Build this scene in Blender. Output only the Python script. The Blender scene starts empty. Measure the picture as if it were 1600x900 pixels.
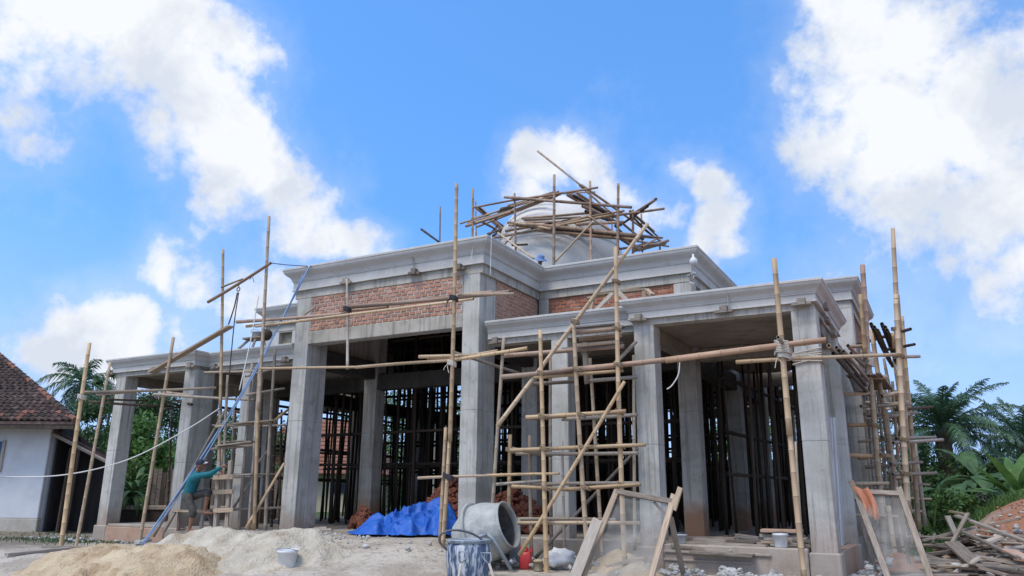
import bpy, bmesh, math, random
import numpy as np
from mathutils import Vector, Matrix, noise as mnoise
random.seed(7); np.random.seed(7)
PI = math.pi
scn = bpy.context.scene
COL = scn.collection

# ------------------------------------------------------------------ camera
F_PX, CX, CY = 1213.5, 800.0, 450.0
PITCH, ROLL, YAW = math.radians(15.018), math.radians(0.481), math.radians(28.614)
EYE = np.array([0.0, 0.0, 1.2])
_f = np.array([-math.sin(YAW), math.cos(YAW), 0]); _r = np.array([math.cos(YAW), math.sin(YAW), 0]); _u = np.array([0, 0, 1.0])
_F = math.cos(PITCH)*_f + math.sin(PITCH)*_u
_U = math.cos(PITCH)*_u - math.sin(PITCH)*_f
C_R = math.cos(ROLL)*_r + math.sin(ROLL)*_U
C_U = math.cos(ROLL)*_U - math.sin(ROLL)*_r
C_F = _F
cam_d = bpy.data.cameras.new('camera'); cam = bpy.data.objects.new('camera', cam_d); COL.objects.link(cam)
cam_d.sensor_width = 36.0; cam_d.lens = 36.0*F_PX/1600.0; cam_d.clip_start = 0.1; cam_d.clip_end = 4000
m3 = Matrix((C_R, C_U, -C_F)).transposed()
cam.matrix_world = Matrix.Translation(Vector(EYE)) @ m3.to_4x4()
scn.camera = cam
# surveying helpers: a point of the site seen along a bearing, at a known plane
def bearing(px, py): return C_R*((px-CX)/F_PX) - C_U*((py-CY)/F_PX) + C_F
def at(px, py, Y): q = bearing(px, py); return Vector(EYE + q*(Y/q[1]))
def atX(px, py, X): q = bearing(px, py); return Vector(EYE + q*(X/q[0]))
def atZ(px, py, Z): q = bearing(px, py); return Vector(EYE + q*((Z-EYE[2])/q[2]))
def atF(px, py, D): q = bearing(px, py); return Vector(EYE + q*(D/float(q @ _f)))   # D metres ahead
FW = Vector(_f); RT = Vector(_r)

# ------------------------------------------------------------------ light
SUN_EL, SUN_AZ_DIR = math.radians(58), (-FW*0.75 - RT*0.75).normalized()
sun_d = bpy.data.lights.new('sun', 'SUN'); sun = bpy.data.objects.new('sun', sun_d); COL.objects.link(sun)
sun_d.energy = 1.7; sun_d.angle = math.radians(24); sun_d.color = (1.0, 0.92, 0.80)
to_sun = (SUN_AZ_DIR*math.cos(SUN_EL) + Vector((0, 0, math.sin(SUN_EL)))).normalized()
sun.rotation_euler = to_sun.to_track_quat('Z', 'Y').to_euler()
sun.location = to_sun*60
scn.view_settings.view_transform = 'Standard'; scn.view_settings.look = 'None'; scn.view_settings.gamma = 1
scn.view_settings.exposure = 0.6
scn.cycles.max_bounces = 6; scn.cycles.diffuse_bounces = 2; scn.cycles.transparent_max_bounces = 12
scn.cycles.use_denoising = True

# ------------------------------------------------------------------ sky with clouds
world = bpy.data.worlds.new('World'); scn.world = world; world.use_nodes = True
def build_world():
    nt = world.node_tree; N = nt.nodes; K = nt.links; N.clear()
    def n(t, **kw):
        x = N.new(t)
        for k, v in kw.items(): setattr(x, k, v)
        return x
    out = n('ShaderNodeOutputWorld'); bg = n('ShaderNodeBackground'); K.new(bg.outputs[0], out.inputs[0])
    bg.inputs['Strength'].default_value = 0.115
    sky = n('ShaderNodeTexSky', sky_type='NISHITA'); sky.sun_disc = False
    sky.sun_elevation = SUN_EL; sky.sun_rotation = math.atan2(to_sun.x, to_sun.y)
    sky.air_density = 1.0; sky.dust_density = 0.2; sky.ozone_density = 3.5
    tc = n('ShaderNodeTexCoord')
    vl = n('ShaderNodeVectorMath', operation='MULTIPLY_ADD'); K.new(tc.outputs['Generated'], vl.inputs[0]); vl.inputs[1].default_value = (1, 1, .8); vl.inputs[2].default_value = (0, 0, .34)
    vn = n('ShaderNodeVectorMath', operation='NORMALIZE'); K.new(vl.outputs[0], vn.inputs[0]); K.new(vn.outputs[0], sky.inputs['Vector'])
    def math_(op, a, b=None, c=None, clamp=False):
        x = n('ShaderNodeMath', operation=op, use_clamp=clamp)
        for i, v in enumerate((a, b, c)):
            if v is None: continue
            if isinstance(v, (int, float)): x.inputs[i].default_value = v
            else: K.new(v, x.inputs[i])
        return x.outputs[0]
    def noise(vec, scale, detail, rough=0.55, dist=0.0):
        x = n('ShaderNodeTexNoise'); x.inputs['Scale'].default_value = scale; x.inputs['Detail'].default_value = detail
        x.inputs['Roughness'].default_value = rough; x.inputs['Distortion'].default_value = dist
        K.new(vec, x.inputs['Vector']); return x
    gen = tc.outputs['Generated']
    # warp the direction so that the edges billow
    wn = noise(gen, 5.0, 4)
    sub = n('ShaderNodeVectorMath', operation='SUBTRACT'); K.new(wn.outputs['Color'], sub.inputs[0]); sub.inputs[1].default_value = (.5, .5, .5)
    sc = n('ShaderNodeVectorMath', operation='SCALE'); K.new(sub.outputs[0], sc.inputs[0]); sc.inputs['Scale'].default_value = 0.16
    ad = n('ShaderNodeVectorMath', operation='ADD'); K.new(gen, ad.inputs[0]); K.new(sc.outputs[0], ad.inputs[1])
    wd = ad.outputs[0]
    blobs = [  # bearing of the cloud's middle, its radius and weight
        (30, 30, 150, .95), (140, 45, 150, 1.0), (235, 100, 140, 1.0), (310, 165, 125, 1.05), (300, 40, 110, .85), (400, 70, 70, .72), (375, 225, 120, 1.0), (440, 270, 95, .92),
        (15, 160, 80, .72), (40, 200, 70, .6), (110, 100, 110, .7), (250, 215, 95, .75), (490, 320, 80, .82), (350, 290, 80, .65),
        (500, 365, 85, 1.0), (550, 368, 65, 1.0), (450, 378, 60, .75),
        (250, 425, 60, .75), (310, 440, 75, .8), (380, 465, 80, .75), (430, 470, 80, .7), (120, 520, 80, 1.05), (190, 500, 75, 1.0), (75, 545, 60, .85), (190, 550, 80, .9), (280, 520, 85, .65),
        (850, 280, 75, 1.05), (910, 270, 60, .95), (960, 310, 60, .8), (830, 320, 70, .9), (1000, 350, 70, .7),
        (1075, 285, 55, 1.05), (1105, 335, 70, 1.05), (1085, 385, 62, .95), (1135, 385, 58, .95), (1020, 350, 55, .75), (1110, 410, 50, .9),
        (1290, 95, 70, .8), (1350, 60, 110, .9), (1330, 20, 70, .85), (1480, 60, 150, .9), (1450, 190, 190, 1.05), (1560, 170, 190, 1.0), (1300, 215, 110, .95), (1230, 205, 60, .75), (1400, 300, 130, .9),
        (1500, 320, 110, .85), (1590, 290, 120, .85), (1380, 240, 120, 1.0), (1215, 130, 35, .55), (1480, 400, 80, .6), (1590, 400, 100, .7), (1350, 440, 90, .35), (1000, 460, 120, .35)]
    rb = random.Random(3)
    dirs = [(Vector(bearing(x, y)).normalized(), r/F_PX*1.0, w) for x, y, r, w in blobs]
    for k in range(64):                     # rest of the sky: unseen clouds, multiplied to whiten the ambient light
        d = Vector((rb.uniform(-1, 1), rb.uniform(-1, 1), rb.uniform(.08, .95))).normalized()
        if d.dot(Vector(C_F)) > .72: continue
        dirs.append((d, rb.uniform(.12, .30), rb.uniform(.75, 1.0)))
    m = None
    for d, r, w in dirs:
        x = n('ShaderNodeVectorMath', operation='DISTANCE'); K.new(wd, x.inputs[0]); x.inputs[1].default_value = d
        v = math_('MULTIPLY_ADD', x.outputs['Value'], -w/r, w)
        m = v if m is None else math_('SMOOTH_MAX', m, v, 0.12)
    fb = noise(gen, 9.0, 9, 0.6, 0.2)
    fb2 = noise(gen, 26.0, 6, 0.6, 0.1)
    v = math_('ADD', m, math_('MULTIPLY_ADD', fb.outputs['Fac'], 1.5, -0.75))
    v = math_('ADD', v, math_('MULTIPLY_ADD', fb2.outputs['Fac'], 0.5, -0.25))
    fb3 = noise(gen, 75.0, 4, 0.6, 0.0)
    v = math_('ADD', v, math_('MULTIPLY_ADD', fb3.outputs['Fac'], 0.34, -0.17))
    mr = n('ShaderNodeMapRange', interpolation_type='SMOOTHSTEP'); K.new(v, mr.inputs['Value'])
    mr.inputs['From Min'].default_value = 0.06; mr.inputs['From Max'].default_value = 0.68
    # thin veil low in the sky and around clouds
    veil = n('ShaderNodeMapRange', interpolation_type='SMOOTHSTEP'); K.new(v, veil.inputs['Value'])
    veil.inputs['From Min'].default_value = -0.5; veil.inputs['From Max'].default_value = 0.5; veil.inputs['To Max'].default_value = 0.2
    sep = n('ShaderNodeSeparateXYZ'); K.new(gen, sep.inputs[0])
    hz = n('ShaderNodeMapRange', interpolation_type='SMOOTHSTEP'); K.new(sep.outputs['Z'], hz.inputs['Value'])
    hz.inputs['From Min'].default_value = 0.36; hz.inputs['From Max'].default_value = 0.0; hz.inputs['To Max'].default_value = 0.42
    thin = math_('ADD', veil.outputs[0], hz.outputs[0], clamp=True)
    alpha = math_('MAXIMUM', mr.outputs[0], thin)
    # cloud body: white tops, blue grey hollows
    cn = noise(gen, 7.0, 9, 0.6, 0.25)
    cr = n('ShaderNodeValToRGB'); K.new(cn.outputs['Fac'], cr.inputs[0])
    cr.color_ramp.elements[0].position = 0.39; cr.color_ramp.elements[0].color = (4.1, 4.45, 5.05, 1)
    cr.color_ramp.elements[1].position = 0.55; cr.color_ramp.elements[1].color = (5.45, 5.6, 5.85, 1)
    hs = n('ShaderNodeHueSaturation'); hs.inputs['Saturation'].default_value = 1.2; hs.inputs["Value"].default_value = 2.0; hs.inputs['Hue'].default_value = 0.5
    K.new(sky.outputs[0], hs.inputs['Color'])
    mix = n('ShaderNodeMix', data_type='RGBA'); K.new(alpha, mix.inputs[0]); K.new(hs.outputs[0], mix.inputs[6]); K.new(cr.outputs[0], mix.inputs[7])
    K.new(mix.outputs[2], bg.inputs['Color'])
build_world()

# ------------------------------------------------------------------ materials
MATS = {}
def mat(name, c1, c2, scale=6.0, rough=0.85, bump=0.25, bscale=40.0, stretch=(1, 1, 1), rnd=0.0, c3=None, spots=0.0, spot_scale=3.0,
        metal=0.0, spec=0.3, detail=6, lo=.35, hi=.65, coords='Object', bdist=0.01, alpha=None, transl=0.0, hue=0.0, sp_lo=.5, sp_hi=.68):
    if name in MATS: return MATS[name]
    m = bpy.data.materials.new(name); m.use_nodes = True; MATS[name] = m
    nt = m.node_tree; N = nt.nodes; K = nt.links
    b = N['Principled BSDF']; b.inputs['Roughness'].default_value = rough; b.inputs['Metallic'].default_value = metal
    b.inputs['Specular IOR Level'].default_value = spec
    tc = N.new('ShaderNodeTexCoord'); mp = N.new('ShaderNodeMapping'); mp.inputs['Scale'].default_value = stretch
    K.new(tc.outputs[coords], mp.inputs['Vector'])
    oi = N.new('ShaderNodeObjectInfo')
    ad = N.new('ShaderNodeVectorMath'); ad.operation = 'MULTIPLY_ADD'
    K.new(oi.outputs['Random'], ad.inputs[0]); ad.inputs[1].default_value = (17, 31, 11) if rnd else (0, 0, 0); K.new(mp.outputs[0], ad.inputs[2])
    vec = ad.outputs[0]
    n1 = N.new('ShaderNodeTexNoise'); n1.inputs['Scale'].default_value = scale; n1.inputs['Detail'].default_value = detail; n1.inputs['Roughness'].default_value = .6
    K.new(vec, n1.inputs['Vector'])
    cr = N.new('ShaderNodeValToRGB'); K.new(n1.outputs['Fac'], cr.inputs[0])
    cr.color_ramp.elements[0].position = lo; cr.color_ramp.elements[1].position = hi
    cr.color_ramp.elements[0].color = (*c1, 1); cr.color_ramp.elements[1].color = (*c2, 1)
    colr = cr.outputs[0]
    if c3 is not None:
        n2 = N.new('ShaderNodeTexNoise'); n2.inputs['Scale'].default_value = spot_scale; n2.inputs['Detail'].default_value = 8; n2.inputs['Roughness'].default_value = .65
        K.new(vec, n2.inputs['Vector'])
        mr = N.new('ShaderNodeMapRange'); mr.interpolation_type = 'SMOOTHSTEP'; K.new(n2.outputs['Fac'], mr.inputs['Value'])
        mr.inputs['From Min'].default_value = sp_lo; mr.inputs['From Max'].default_value = sp_hi; mr.inputs['To Max'].default_value = spots
        mx = N.new('ShaderNodeMix'); mx.data_type = 'RGBA'; K.new(mr.outputs[0], mx.inputs[0]); K.new(colr, mx.inputs[6]); mx.inputs[7].default_value = (*c3, 1)
        colr = mx.outputs[2]
    if rnd:
        hs = N.new('ShaderNodeHueSaturation'); mr = N.new('ShaderNodeMapRange'); K.new(oi.outputs['Random'], mr.inputs['Value'])
        mr.inputs['To Min'].default_value = 1-rnd; mr.inputs['To Max'].default_value = 1+rnd
        K.new(mr.outputs[0], hs.inputs['Value']); K.new(colr, hs.inputs['Color'])
        if hue:
            m2 = N.new('ShaderNodeMapRange'); wn = N.new('ShaderNodeTexWhiteNoise'); wn.noise_dimensions = '1D'; K.new(oi.outputs['Random'], wn.inputs['W'])
            K.new(wn.outputs['Value'], m2.inputs['Value']); m2.inputs['To Min'].default_value = 1-hue; m2.inputs['To Max'].default_value = 1+hue*.4
            K.new(m2.outputs[0], hs.inputs['Saturation'])
        colr = hs.outputs[0]
    K.new(colr, b.inputs['Base Color'])
    if bump:
        n3 = N.new('ShaderNodeTexNoise'); n3.inputs['Scale'].default_value = bscale; n3.inputs['Detail'].default_value = 5; K.new(vec, n3.inputs['Vector'])
        bp = N.new('ShaderNodeBump'); bp.inputs['Strength'].default_value = bump; bp.inputs['Distance'].default_value = bdist
        K.new(n3.outputs['Fac'], bp.inputs['Height']); K.new(bp.outputs[0], b.inputs['Normal'])
    if transl:
        t = N.new('ShaderNodeBsdfTranslucent'); K.new(colr, t.inputs['Color']); ms = N.new('ShaderNodeMixShader'); ms.inputs[0].default_value = transl
        K.new(b.outputs[0], ms.inputs[1]); K.new(t.outputs[0], ms.inputs[2]); K.new(ms.outputs[0], N['Material Output'].inputs[0])
    if alpha is not None: b.inputs['Alpha'].default_value = alpha
    return m

def concrete(name, base, dark, light, soil=0.0, streak=0.6, soil_top=0.9):
    """cast concrete in world metres: pour joints, run-off streaks, patches, soil splashed up from the floor"""
    if name in MATS: return MATS[name]
    m = bpy.data.materials.new(name); m.use_nodes = True; MATS[name] = m
    nt = m.node_tree; N = nt.nodes; K = nt.links; b = N['Principled BSDF']; b.inputs['Roughness'].default_value = .9; b.inputs['Specular IOR Level'].default_value = .2
    geo = N.new('ShaderNodeNewGeometry'); pos = geo.outputs['Position']
    def nz(scale, det, stretch=(1, 1, 1), rough=.6):
        mp = N.new('ShaderNodeMapping'); mp.inputs['Scale'].default_value = stretch; K.new(pos, mp.inputs[0])
        x = N.new('ShaderNodeTexNoise'); x.inputs['Scale'].default_value = scale; x.inputs['Detail'].default_value = det; x.inputs['Roughness'].default_value = rough
        K.new(mp.outputs[0], x.inputs['Vector']); return x.outputs['Fac']
    def mr(v, a, c, t=1.0):
        x = N.new('ShaderNodeMapRange'); x.interpolation_type = 'SMOOTHSTEP'; K.new(v, x.inputs['Value'])
        x.inputs['From Min'].default_value = a; x.inputs['From Max'].default_value = c; x.inputs['To Max'].default_value = t; return x.outputs[0]
    def mix(f, a, c):
        x = N.new('ShaderNodeMix'); x.data_type = 'RGBA'
        if isinstance(f, float): x.inputs[0].default_value = f
        else: K.new(f, x.inputs[0])
        for i, v in ((6, a), (7, c)):
            if isinstance(v, tuple): x.inputs[i].default_value = (*v, 1)
            else: K.new(v, x.inputs[i])
        return x.outputs[2]
    c = mix(mr(nz(1.3, 6), .35, .65), base, light)
    c = mix(mr(nz(5, 7), .5, .75, .55), c, dark)
    c = mix(mr(nz(9, 6, (1, 1, .05)), .49, .68, streak*1.15), c, dark)
    c = mix(mr(nz(24, 3, (1, 1, .02)), .60, .66, streak*.8), c, dark)         # vertical run-off and board marks
    c = mix(mr(nz(16, 3, (1, 1, .04)), .56, .66, streak*.7), c, light)
    c = mix(mr(nz(1.1, 2, (.15, .15, 1.6)), .6, .66, .35), c, dark)       # pour joints
    if soil:
        sp = N.new('ShaderNodeSeparateXYZ'); K.new(pos, sp.inputs[0])
        ad = N.new('ShaderNodeMath'); ad.operation = 'MULTIPLY_ADD'; K.new(nz(3, 5), ad.inputs[0]); ad.inputs[1].default_value = -1.0; K.new(sp.outputs['Z'], ad.inputs[2])
        c = mix(mr(ad.outputs[0], soil_top-.35, soil_top-1.0, soil), c, (.27, .14, .075))
    K.new(c, b.inputs['Base Color'])
    bp = N.new('ShaderNodeBump'); bp.inputs['Strength'].default_value = .5; bp.inputs['Distance'].default_value = .012
    a2 = N.new('ShaderNodeMath'); a2.operation = 'ADD'; K.new(nz(30, 6), a2.inputs[0]); K.new(nz(14, 3, (1, 1, .05)), a2.inputs[1])
    K.new(a2.outputs[0], bp.inputs['Height']); K.new(bp.outputs[0], b.inputs['Normal'])
    return m

M_COL = concrete('column_concrete', (.445, .43, .385), (.25, .24, .21), (.56, .545, .50), soil=.45, streak=.65)
M_INCOL = concrete('inner_column_concrete', (.37, .345, .30), (.20, .185, .155), (.45, .425, .38), soil=.85, soil_top=1.2)
M_BEAM = concrete('beam_concrete', (.40, .375, .32), (.20, .19, .16), (.50, .47, .42), streak=.6)
M_CORN = concrete('cornice_cement', (.51, .50, .47), (.40, .39, .365), (.56, .55, .52), streak=.2)
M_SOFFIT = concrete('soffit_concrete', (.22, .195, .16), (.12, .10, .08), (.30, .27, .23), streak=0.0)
M_PLINTH = concrete('plinth_cement', (.40, .37, .32), (.26, .24, .20), (.47, .44, .39), soil=.3, streak=.2, soil_top=.7)
M_REDPL = concrete('red_plinth_render', (.42, .27, .19), (.30, .19, .13), (.47, .33, .25), streak=.2)
M_FLOOR = concrete('floor_screed', (.30, .26, .21), (.19, .15, .12), (.38, .34, .29), streak=0.0)
M_DOME = concrete('dome_cement', (.66, .645, .605), (.59, .58, .55), (.70, .685, .65), streak=.10)
M_INNER = concrete('shade_dark_concrete', (.055, .05, .042), (.03, .027, .023), (.08, .072, .062), streak=.3)  # near black: the hall's interior shade is put into the concrete colour
M_MORTAR = mat('brick_mortar', (.42, .37, .32), (.55, .49, .43), 20, .95, .6, 60)
M_BRICK = mat('fired_brick', (.36, .17, .105), (.52, .27, .18), 9, .92, .5, 50, rnd=.28, hue=.15, c3=(.45, .34, .28), spots=.5, spot_scale=12)
M_BRICKR = mat('red_brick', (.34, .13, .075), (.46, .19, .11), 9, .92, .5, 50, rnd=.22, c3=(.4, .3, .25), spots=.35, spot_scale=10)
M_BAM = mat('bamboo_fresh', (.42, .29, .165), (.56, .41, .25), 7, .6, .2, 30, (1, 1, .08), rnd=.2, hue=.25, c3=(.20, .135, .08), spots=.55, spot_scale=5)
M_BAMG = mat('bamboo_weathered', (.27, .215, .16), (.40, .335, .26), 7, .75, .2, 30, (1, 1, .08), rnd=.22, hue=.3, c3=(.12, .095, .075), spots=.6, spot_scale=5)
M_PROP = mat('bamboo_shade_dark', (.03, .021, .015), (.075, .053, .038), 7, .85, 0, 30, (1, 1, .08), rnd=.4)  # props inside the hall: interior shade painted into the bamboo colour
M_BAMD = mat('bamboo_dark', (.055, .04, .03), (.105, .078, .058), 7, .75, .2, 30, (1, 1, .08), rnd=.35, c3=(.03, .022, .02), spots=.6)
M_BAMR = mat('bamboo_reddish', (.30, .19, .125), (.44, .295, .20), 7, .65, .2, 30, (1, 1, .08), rnd=.25, hue=.2, c3=(.13, .08, .06), spots=.6, spot_scale=5)
M_NODE = mat('bamboo_node', (.20, .14, .085), (.33, .245, .16), 20, .8, 0)
M_HOLLOW = mat('bamboo_hollow', (.02, .014, .01), (.04, .03, .02), 20, .95, 0)
M_WOOD = mat('raw_timber', (.33, .24, .165), (.47, .37, .27), 5, .85, .3, 30, (1, 12, 12), rnd=.25, c3=(.2, .14, .1), spots=.5)
M_WOODG = mat('weathered_timber', (.20, .165, .13), (.34, .29, .24), 5, .9, .35, 30, (1, 12, 12), rnd=.35, hue=.3, c3=(.1, .08, .065), spots=.6)
M_SCRAP = mat('dirty_timber', (.13, .10, .08), (.24, .195, .16), 5, .95, .4, 30, (1, 10, 10), rnd=.35, c3=(.32, .28, .24), spots=.6)
M_PALE = mat('pale_plank', (.40, .345, .28), (.52, .46, .39), 5, .85, .3, 30, (1, 10, 10), rnd=.12, c3=(.35, .29, .23), spots=.5)
M_ROPE = mat('lashing_rope', (.45, .40, .33), (.62, .57, .50), 30, .95, .5, 60)
M_ROPED = mat('dark_rope', (.03, .03, .035), (.07, .07, .075), 30, .9, .3, 60)
M_CABLE = mat('white_cable', (.66, .64, .60), (.74, .73, .70), 10, .6, 0)
M_SAND = mat('tan_sand', (.44, .335, .21), (.60, .485, .325), 2.6, .97, .9, 26, c3=(.33, .22, .12), spots=.75, spot_scale=1.5, bdist=.05)
M_SANDP = mat('pale_sand', (.42, .37, .285), (.57, .52, .425), 2.4, .97, .9, 24, c3=(.36, .28, .18), spots=.6, spot_scale=1.4, bdist=.05)
M_BLUE = mat('blue_tarpaulin', (.012, .085, .40), (.03, .14, .52), 3, .55, .35, 14, spec=.3, c3=(.10, .16, .36), spots=.45, bdist=.02)
M_PIPE = mat('blue_pvc', (.22, .36, .60), (.34, .48, .70), 9, .4, 0, spec=.5)
M_WHITEPL = mat('white_plastic', (.62, .64, .65), (.74, .75, .75), 8, .4, .1, 20, c3=(.42, .42, .40), spots=.5, spec=.5)
M_GREYPL = mat('grey_plastic', (.36, .38, .40), (.46, .48, .50), 8, .5, .1, 20, c3=(.6, .6, .58), spots=.5, spec=.5)
M_MIXER = mat('cement_caked_steel', (.30, .31, .29), (.46, .47, .44), 4, .8, .5, 18, c3=(.56, .56, .53), spots=.7, spot_scale=3, bdist=.02)
M_MIXIN = mat('mixer_inside', (.10, .105, .105), (.2, .2, .2), 5, .9, .5, 20)
M_SHEET = mat('sheet_metal', (.24, .28, .31), (.36, .40, .43), 3, .6, .2, 12, c3=(.2, .18, .16), spots=.5, metal=.3)
M_DRUMB = mat('blue_drum_spattered', (.03, .055, .115), (.07, .115, .20), 3.5, .6, .25, 20, (1.6, 1.6, .35), c3=(.55, .58, .60), spots=.9, spot_scale=11, spec=.45, sp_lo=.44, sp_hi=.6)
M_RED = mat('red_plastic', (.44, .025, .03), (.58, .06, .06), 6, .45, .1, 20, spec=.5)
M_OLIVE = mat('tin_can', (.20, .17, .11), (.33, .29, .20), 6, .5, .2, 20, metal=.4)
M_SACK = mat('white_sack', (.52, .53, .54), (.68, .69, .69), 6, .8, .6, 14, c3=(.38, .37, .35), spots=.5, bdist=.03)
M_ORANGE = mat('orange_cloth', (.55, .22, .12), (.68, .32, .20), 6, .9, .4, 20)
M_TILE = mat('clay_roof_tile', (.05, .036, .032), (.11, .075, .063), 7, .9, .4, 30, rnd=.5, c3=(.26, .18, .14), spots=.5, spot_scale=5)
M_TILER = mat('red_roof_tile', (.22, .10, .07), (.32, .16, .11), 5, .9, .4, 30, rnd=.35, c3=(.15, .08, .06), spots=.5)
M_WALLW = mat('whitewash', (.64, .65, .66), (.74, .75, .76), 1.3, .9, .2, 12, c3=(.46, .42, .36), spots=.35, spot_scale=.8)
M_DADO = mat('stained_dado', (.42, .38, .30), (.56, .53, .46), 2, .9, .2, 12)
M_YELLOW = mat('cream_wall_paint', (.60, .53, .36), (.68, .61, .44), 1.5, .9, .1, 12, c3=(.4, .36, .26), spots=.3)
M_DARKWD = mat('shade_dark_boards', (.018, .017, .018), (.045, .04, .04), 3, .9, .3, 14, (1, 1, .2))  # shade under the lean-to and the high roof, put into the board colour
M_BLUEWD = mat('blue_painted_wood', (.04, .10, .25), (.07, .15, .33), 5, .6, .1, 20)
M_GLASS = mat('dark_window_glass', (.02, .03, .06), (.04, .06, .11), 2, .12, 0, spec=.8)
M_SOIL = mat('red_soil', (.24, .105, .06), (.37, .175, .10), 2.2, .97, .9, 16, c3=(.42, .25, .16), spots=.6, spot_scale=2, bdist=.05)
M_REDLUMP = mat('red_brick_rubble', (.14, .05, .03), (.23, .085, .055), 5, .95, .6, 26, bdist=.03)
M_RUBBLE = mat('pale_rubble', (.36, .35, .33), (.52, .51, .49), 5, .95, .6, 22, bdist=.02)
M_LEAF = mat('leaf_green', (.055, .125, .033), (.145, .26, .07), 3, .55, 0, rnd=.0, transl=.3, spec=.4)
M_LEAFD = mat('leaf_dark_green', (.036, .084, .03), (.09, .17, .055), 3, .55, 0, transl=.25, spec=.4)
M_LEAFB = mat('leaf_bright_green', (.065, .145, .03), (.14, .27, .065), 3, .5, 0, transl=.35, spec=.4)
M_PALM = mat('palm_leaflet', (.04, .095, .055), (.10, .185, .09), 2, .5, 0, transl=.25, spec=.5)
M_BARK = mat('bark', (.10, .075, .055), (.19, .15, .115), 8, .95, .6, 30, (1, 1, .2))
M_SKIN = mat('skin', (.24, .12, .075), (.29, .15, .095), 12, .55, .05, 60)
M_TEAL = mat('teal_shirt', (.012, .12, .155), (.02, .17, .20), 10, .85, .35, 16, bdist=.03)
M_SHORTS = mat('dark_shorts', (.05, .048, .042), (.09, .085, .075), 10, .9, .3, 18, bdist=.02)
M_CAP = mat('dark_cap', (.035, .045, .07), (.06, .07, .10), 10, .9, 0)
M_HAT = mat('blue_hat', (.10, .20, .42), (.22, .33, .55), 8, .9, .2, 30)
M_WIRE = mat('steel_wire', (.08, .085, .1), (.14, .145, .16), 10, .5, 0, metal=.5)
M_WHITEFL = mat('white_flower', (.7, .7, .66), (.8, .8, .78), 10, .8, 0)
def mesh_screen_mat():
    m = bpy.data.materials.new('sieve_wire_mesh'); m.use_nodes = True; N = m.node_tree.nodes; K = m.node_tree.links; b = N['Principled BSDF']
    b.inputs['Base Color'].default_value = (.42, .41, .38, 1); b.inputs['Roughness'].default_value = .6
    tc = N.new('ShaderNodeTexCoord'); n1 = N.new('ShaderNodeTexNoise'); n1.inputs['Scale'].default_value = 3.5; n1.inputs['Detail'].default_value = 6; K.new(tc.outputs['Object'], n1.inputs[0])
    mr = N.new('ShaderNodeMapRange'); K.new(n1.outputs['Fac'], mr.inputs[0]); mr.inputs['From Min'].default_value = .35; mr.inputs['From Max'].default_value = .7
    mr.inputs['To Min'].default_value = .16; mr.inputs['To Max'].default_value = .42; K.new(mr.outputs[0], b.inputs['Alpha']); return m
M_MESH = mesh_screen_mat()
def ground_mat():
    m = bpy.data.materials.new('site_ground'); m.use_nodes = True; N = m.node_tree.nodes; K = m.node_tree.links; b = N['Principled BSDF']; b.inputs['Roughness'].default_value = .97
    geo = N.new('ShaderNodeNewGeometry'); pos = geo.outputs['Position']
    def nz(s, d):
        x = N.new('ShaderNodeTexNoise'); x.inputs['Scale'].default_value = s; x.inputs['Detail'].default_value = d; K.new(pos, x.inputs['Vector']); return x.outputs['Fac']
    def mix(f, a, c):
        x = N.new('ShaderNodeMix'); x.data_type = 'RGBA'; K.new(f, x.inputs[0])
        for i, v in ((6, a), (7, c)):
            if isinstance(v, tuple): x.inputs[i].default_value = (*v, 1)
            else: K.new(v, x.inputs[i])
        return x.outputs[2]
    def mr(v, a, c, t=1.0):
        x = N.new('ShaderNodeMapRange'); x.interpolation_type = 'SMOOTHSTEP'; K.new(v, x.inputs['Value']); x.inputs['From Min'].default_value = a; x.inputs['From Max'].default_value = c; x.inputs['To Max'].default_value = t; return x.outputs[0]
    c = mix(mr(nz(1.2, 8), .4, .62), (.35, .30, .235), (.475, .425, .35))
    c = mix(mr(nz(9, 8), .52, .66, .6), c, (.22, .185, .15))
    c = mix(mr(nz(30, 4), .6, .7, .6), c, (.58, .54, .48))
    sp = N.new('ShaderNodeSeparateXYZ'); K.new(pos, sp.inputs[0])
    ax = N.new('ShaderNodeMath'); ax.operation = 'MULTIPLY_ADD'; K.new(nz(.9, 6), ax.inputs[0]); ax.inputs[1].default_value = 4.0; K.new(sp.outputs['X'], ax.inputs[2])
    al = N.new('ShaderNodeMath'); al.operation = 'MULTIPLY_ADD'; K.new(nz(.7, 7), al.inputs[0]); al.inputs[1].default_value = 5.0; K.new(sp.outputs['X'], al.inputs[2])
    c = mix(mr(al.outputs[0], -15.2, -17.2, .8), c, (.15, .12, .085))       # damp trodden earth by the house
    c = mix(mr(ax.outputs[0], 1.6, 3.2), c, (.33, .15, .085))            # red laterite on the right hand side
    dist = N.new('ShaderNodeVectorMath'); dist.operation = 'LENGTH'; K.new(pos, dist.inputs[0])
    gr = N.new('ShaderNodeMath'); gr.operation = 'MULTIPLY_ADD'; K.new(nz(.25, 6), gr.inputs[0]); gr.inputs[1].default_value = 14.0; K.new(dist.outputs['Value'], gr.inputs[2])
    c = mix(mr(gr.outputs[0], 38, 44), c, (.06, .095, .035))              # grass beyond the site
    K.new(c, b.inputs['Base Color'])
    bp = N.new('ShaderNodeBump'); bp.inputs['Strength'].default_value = .8; bp.inputs['Distance'].default_value = .05; K.new(nz(14, 8), bp.inputs['Height']); K.new(bp.outputs[0], b.inputs['Normal'])
    return m
M_GROUND = ground_mat()

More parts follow.
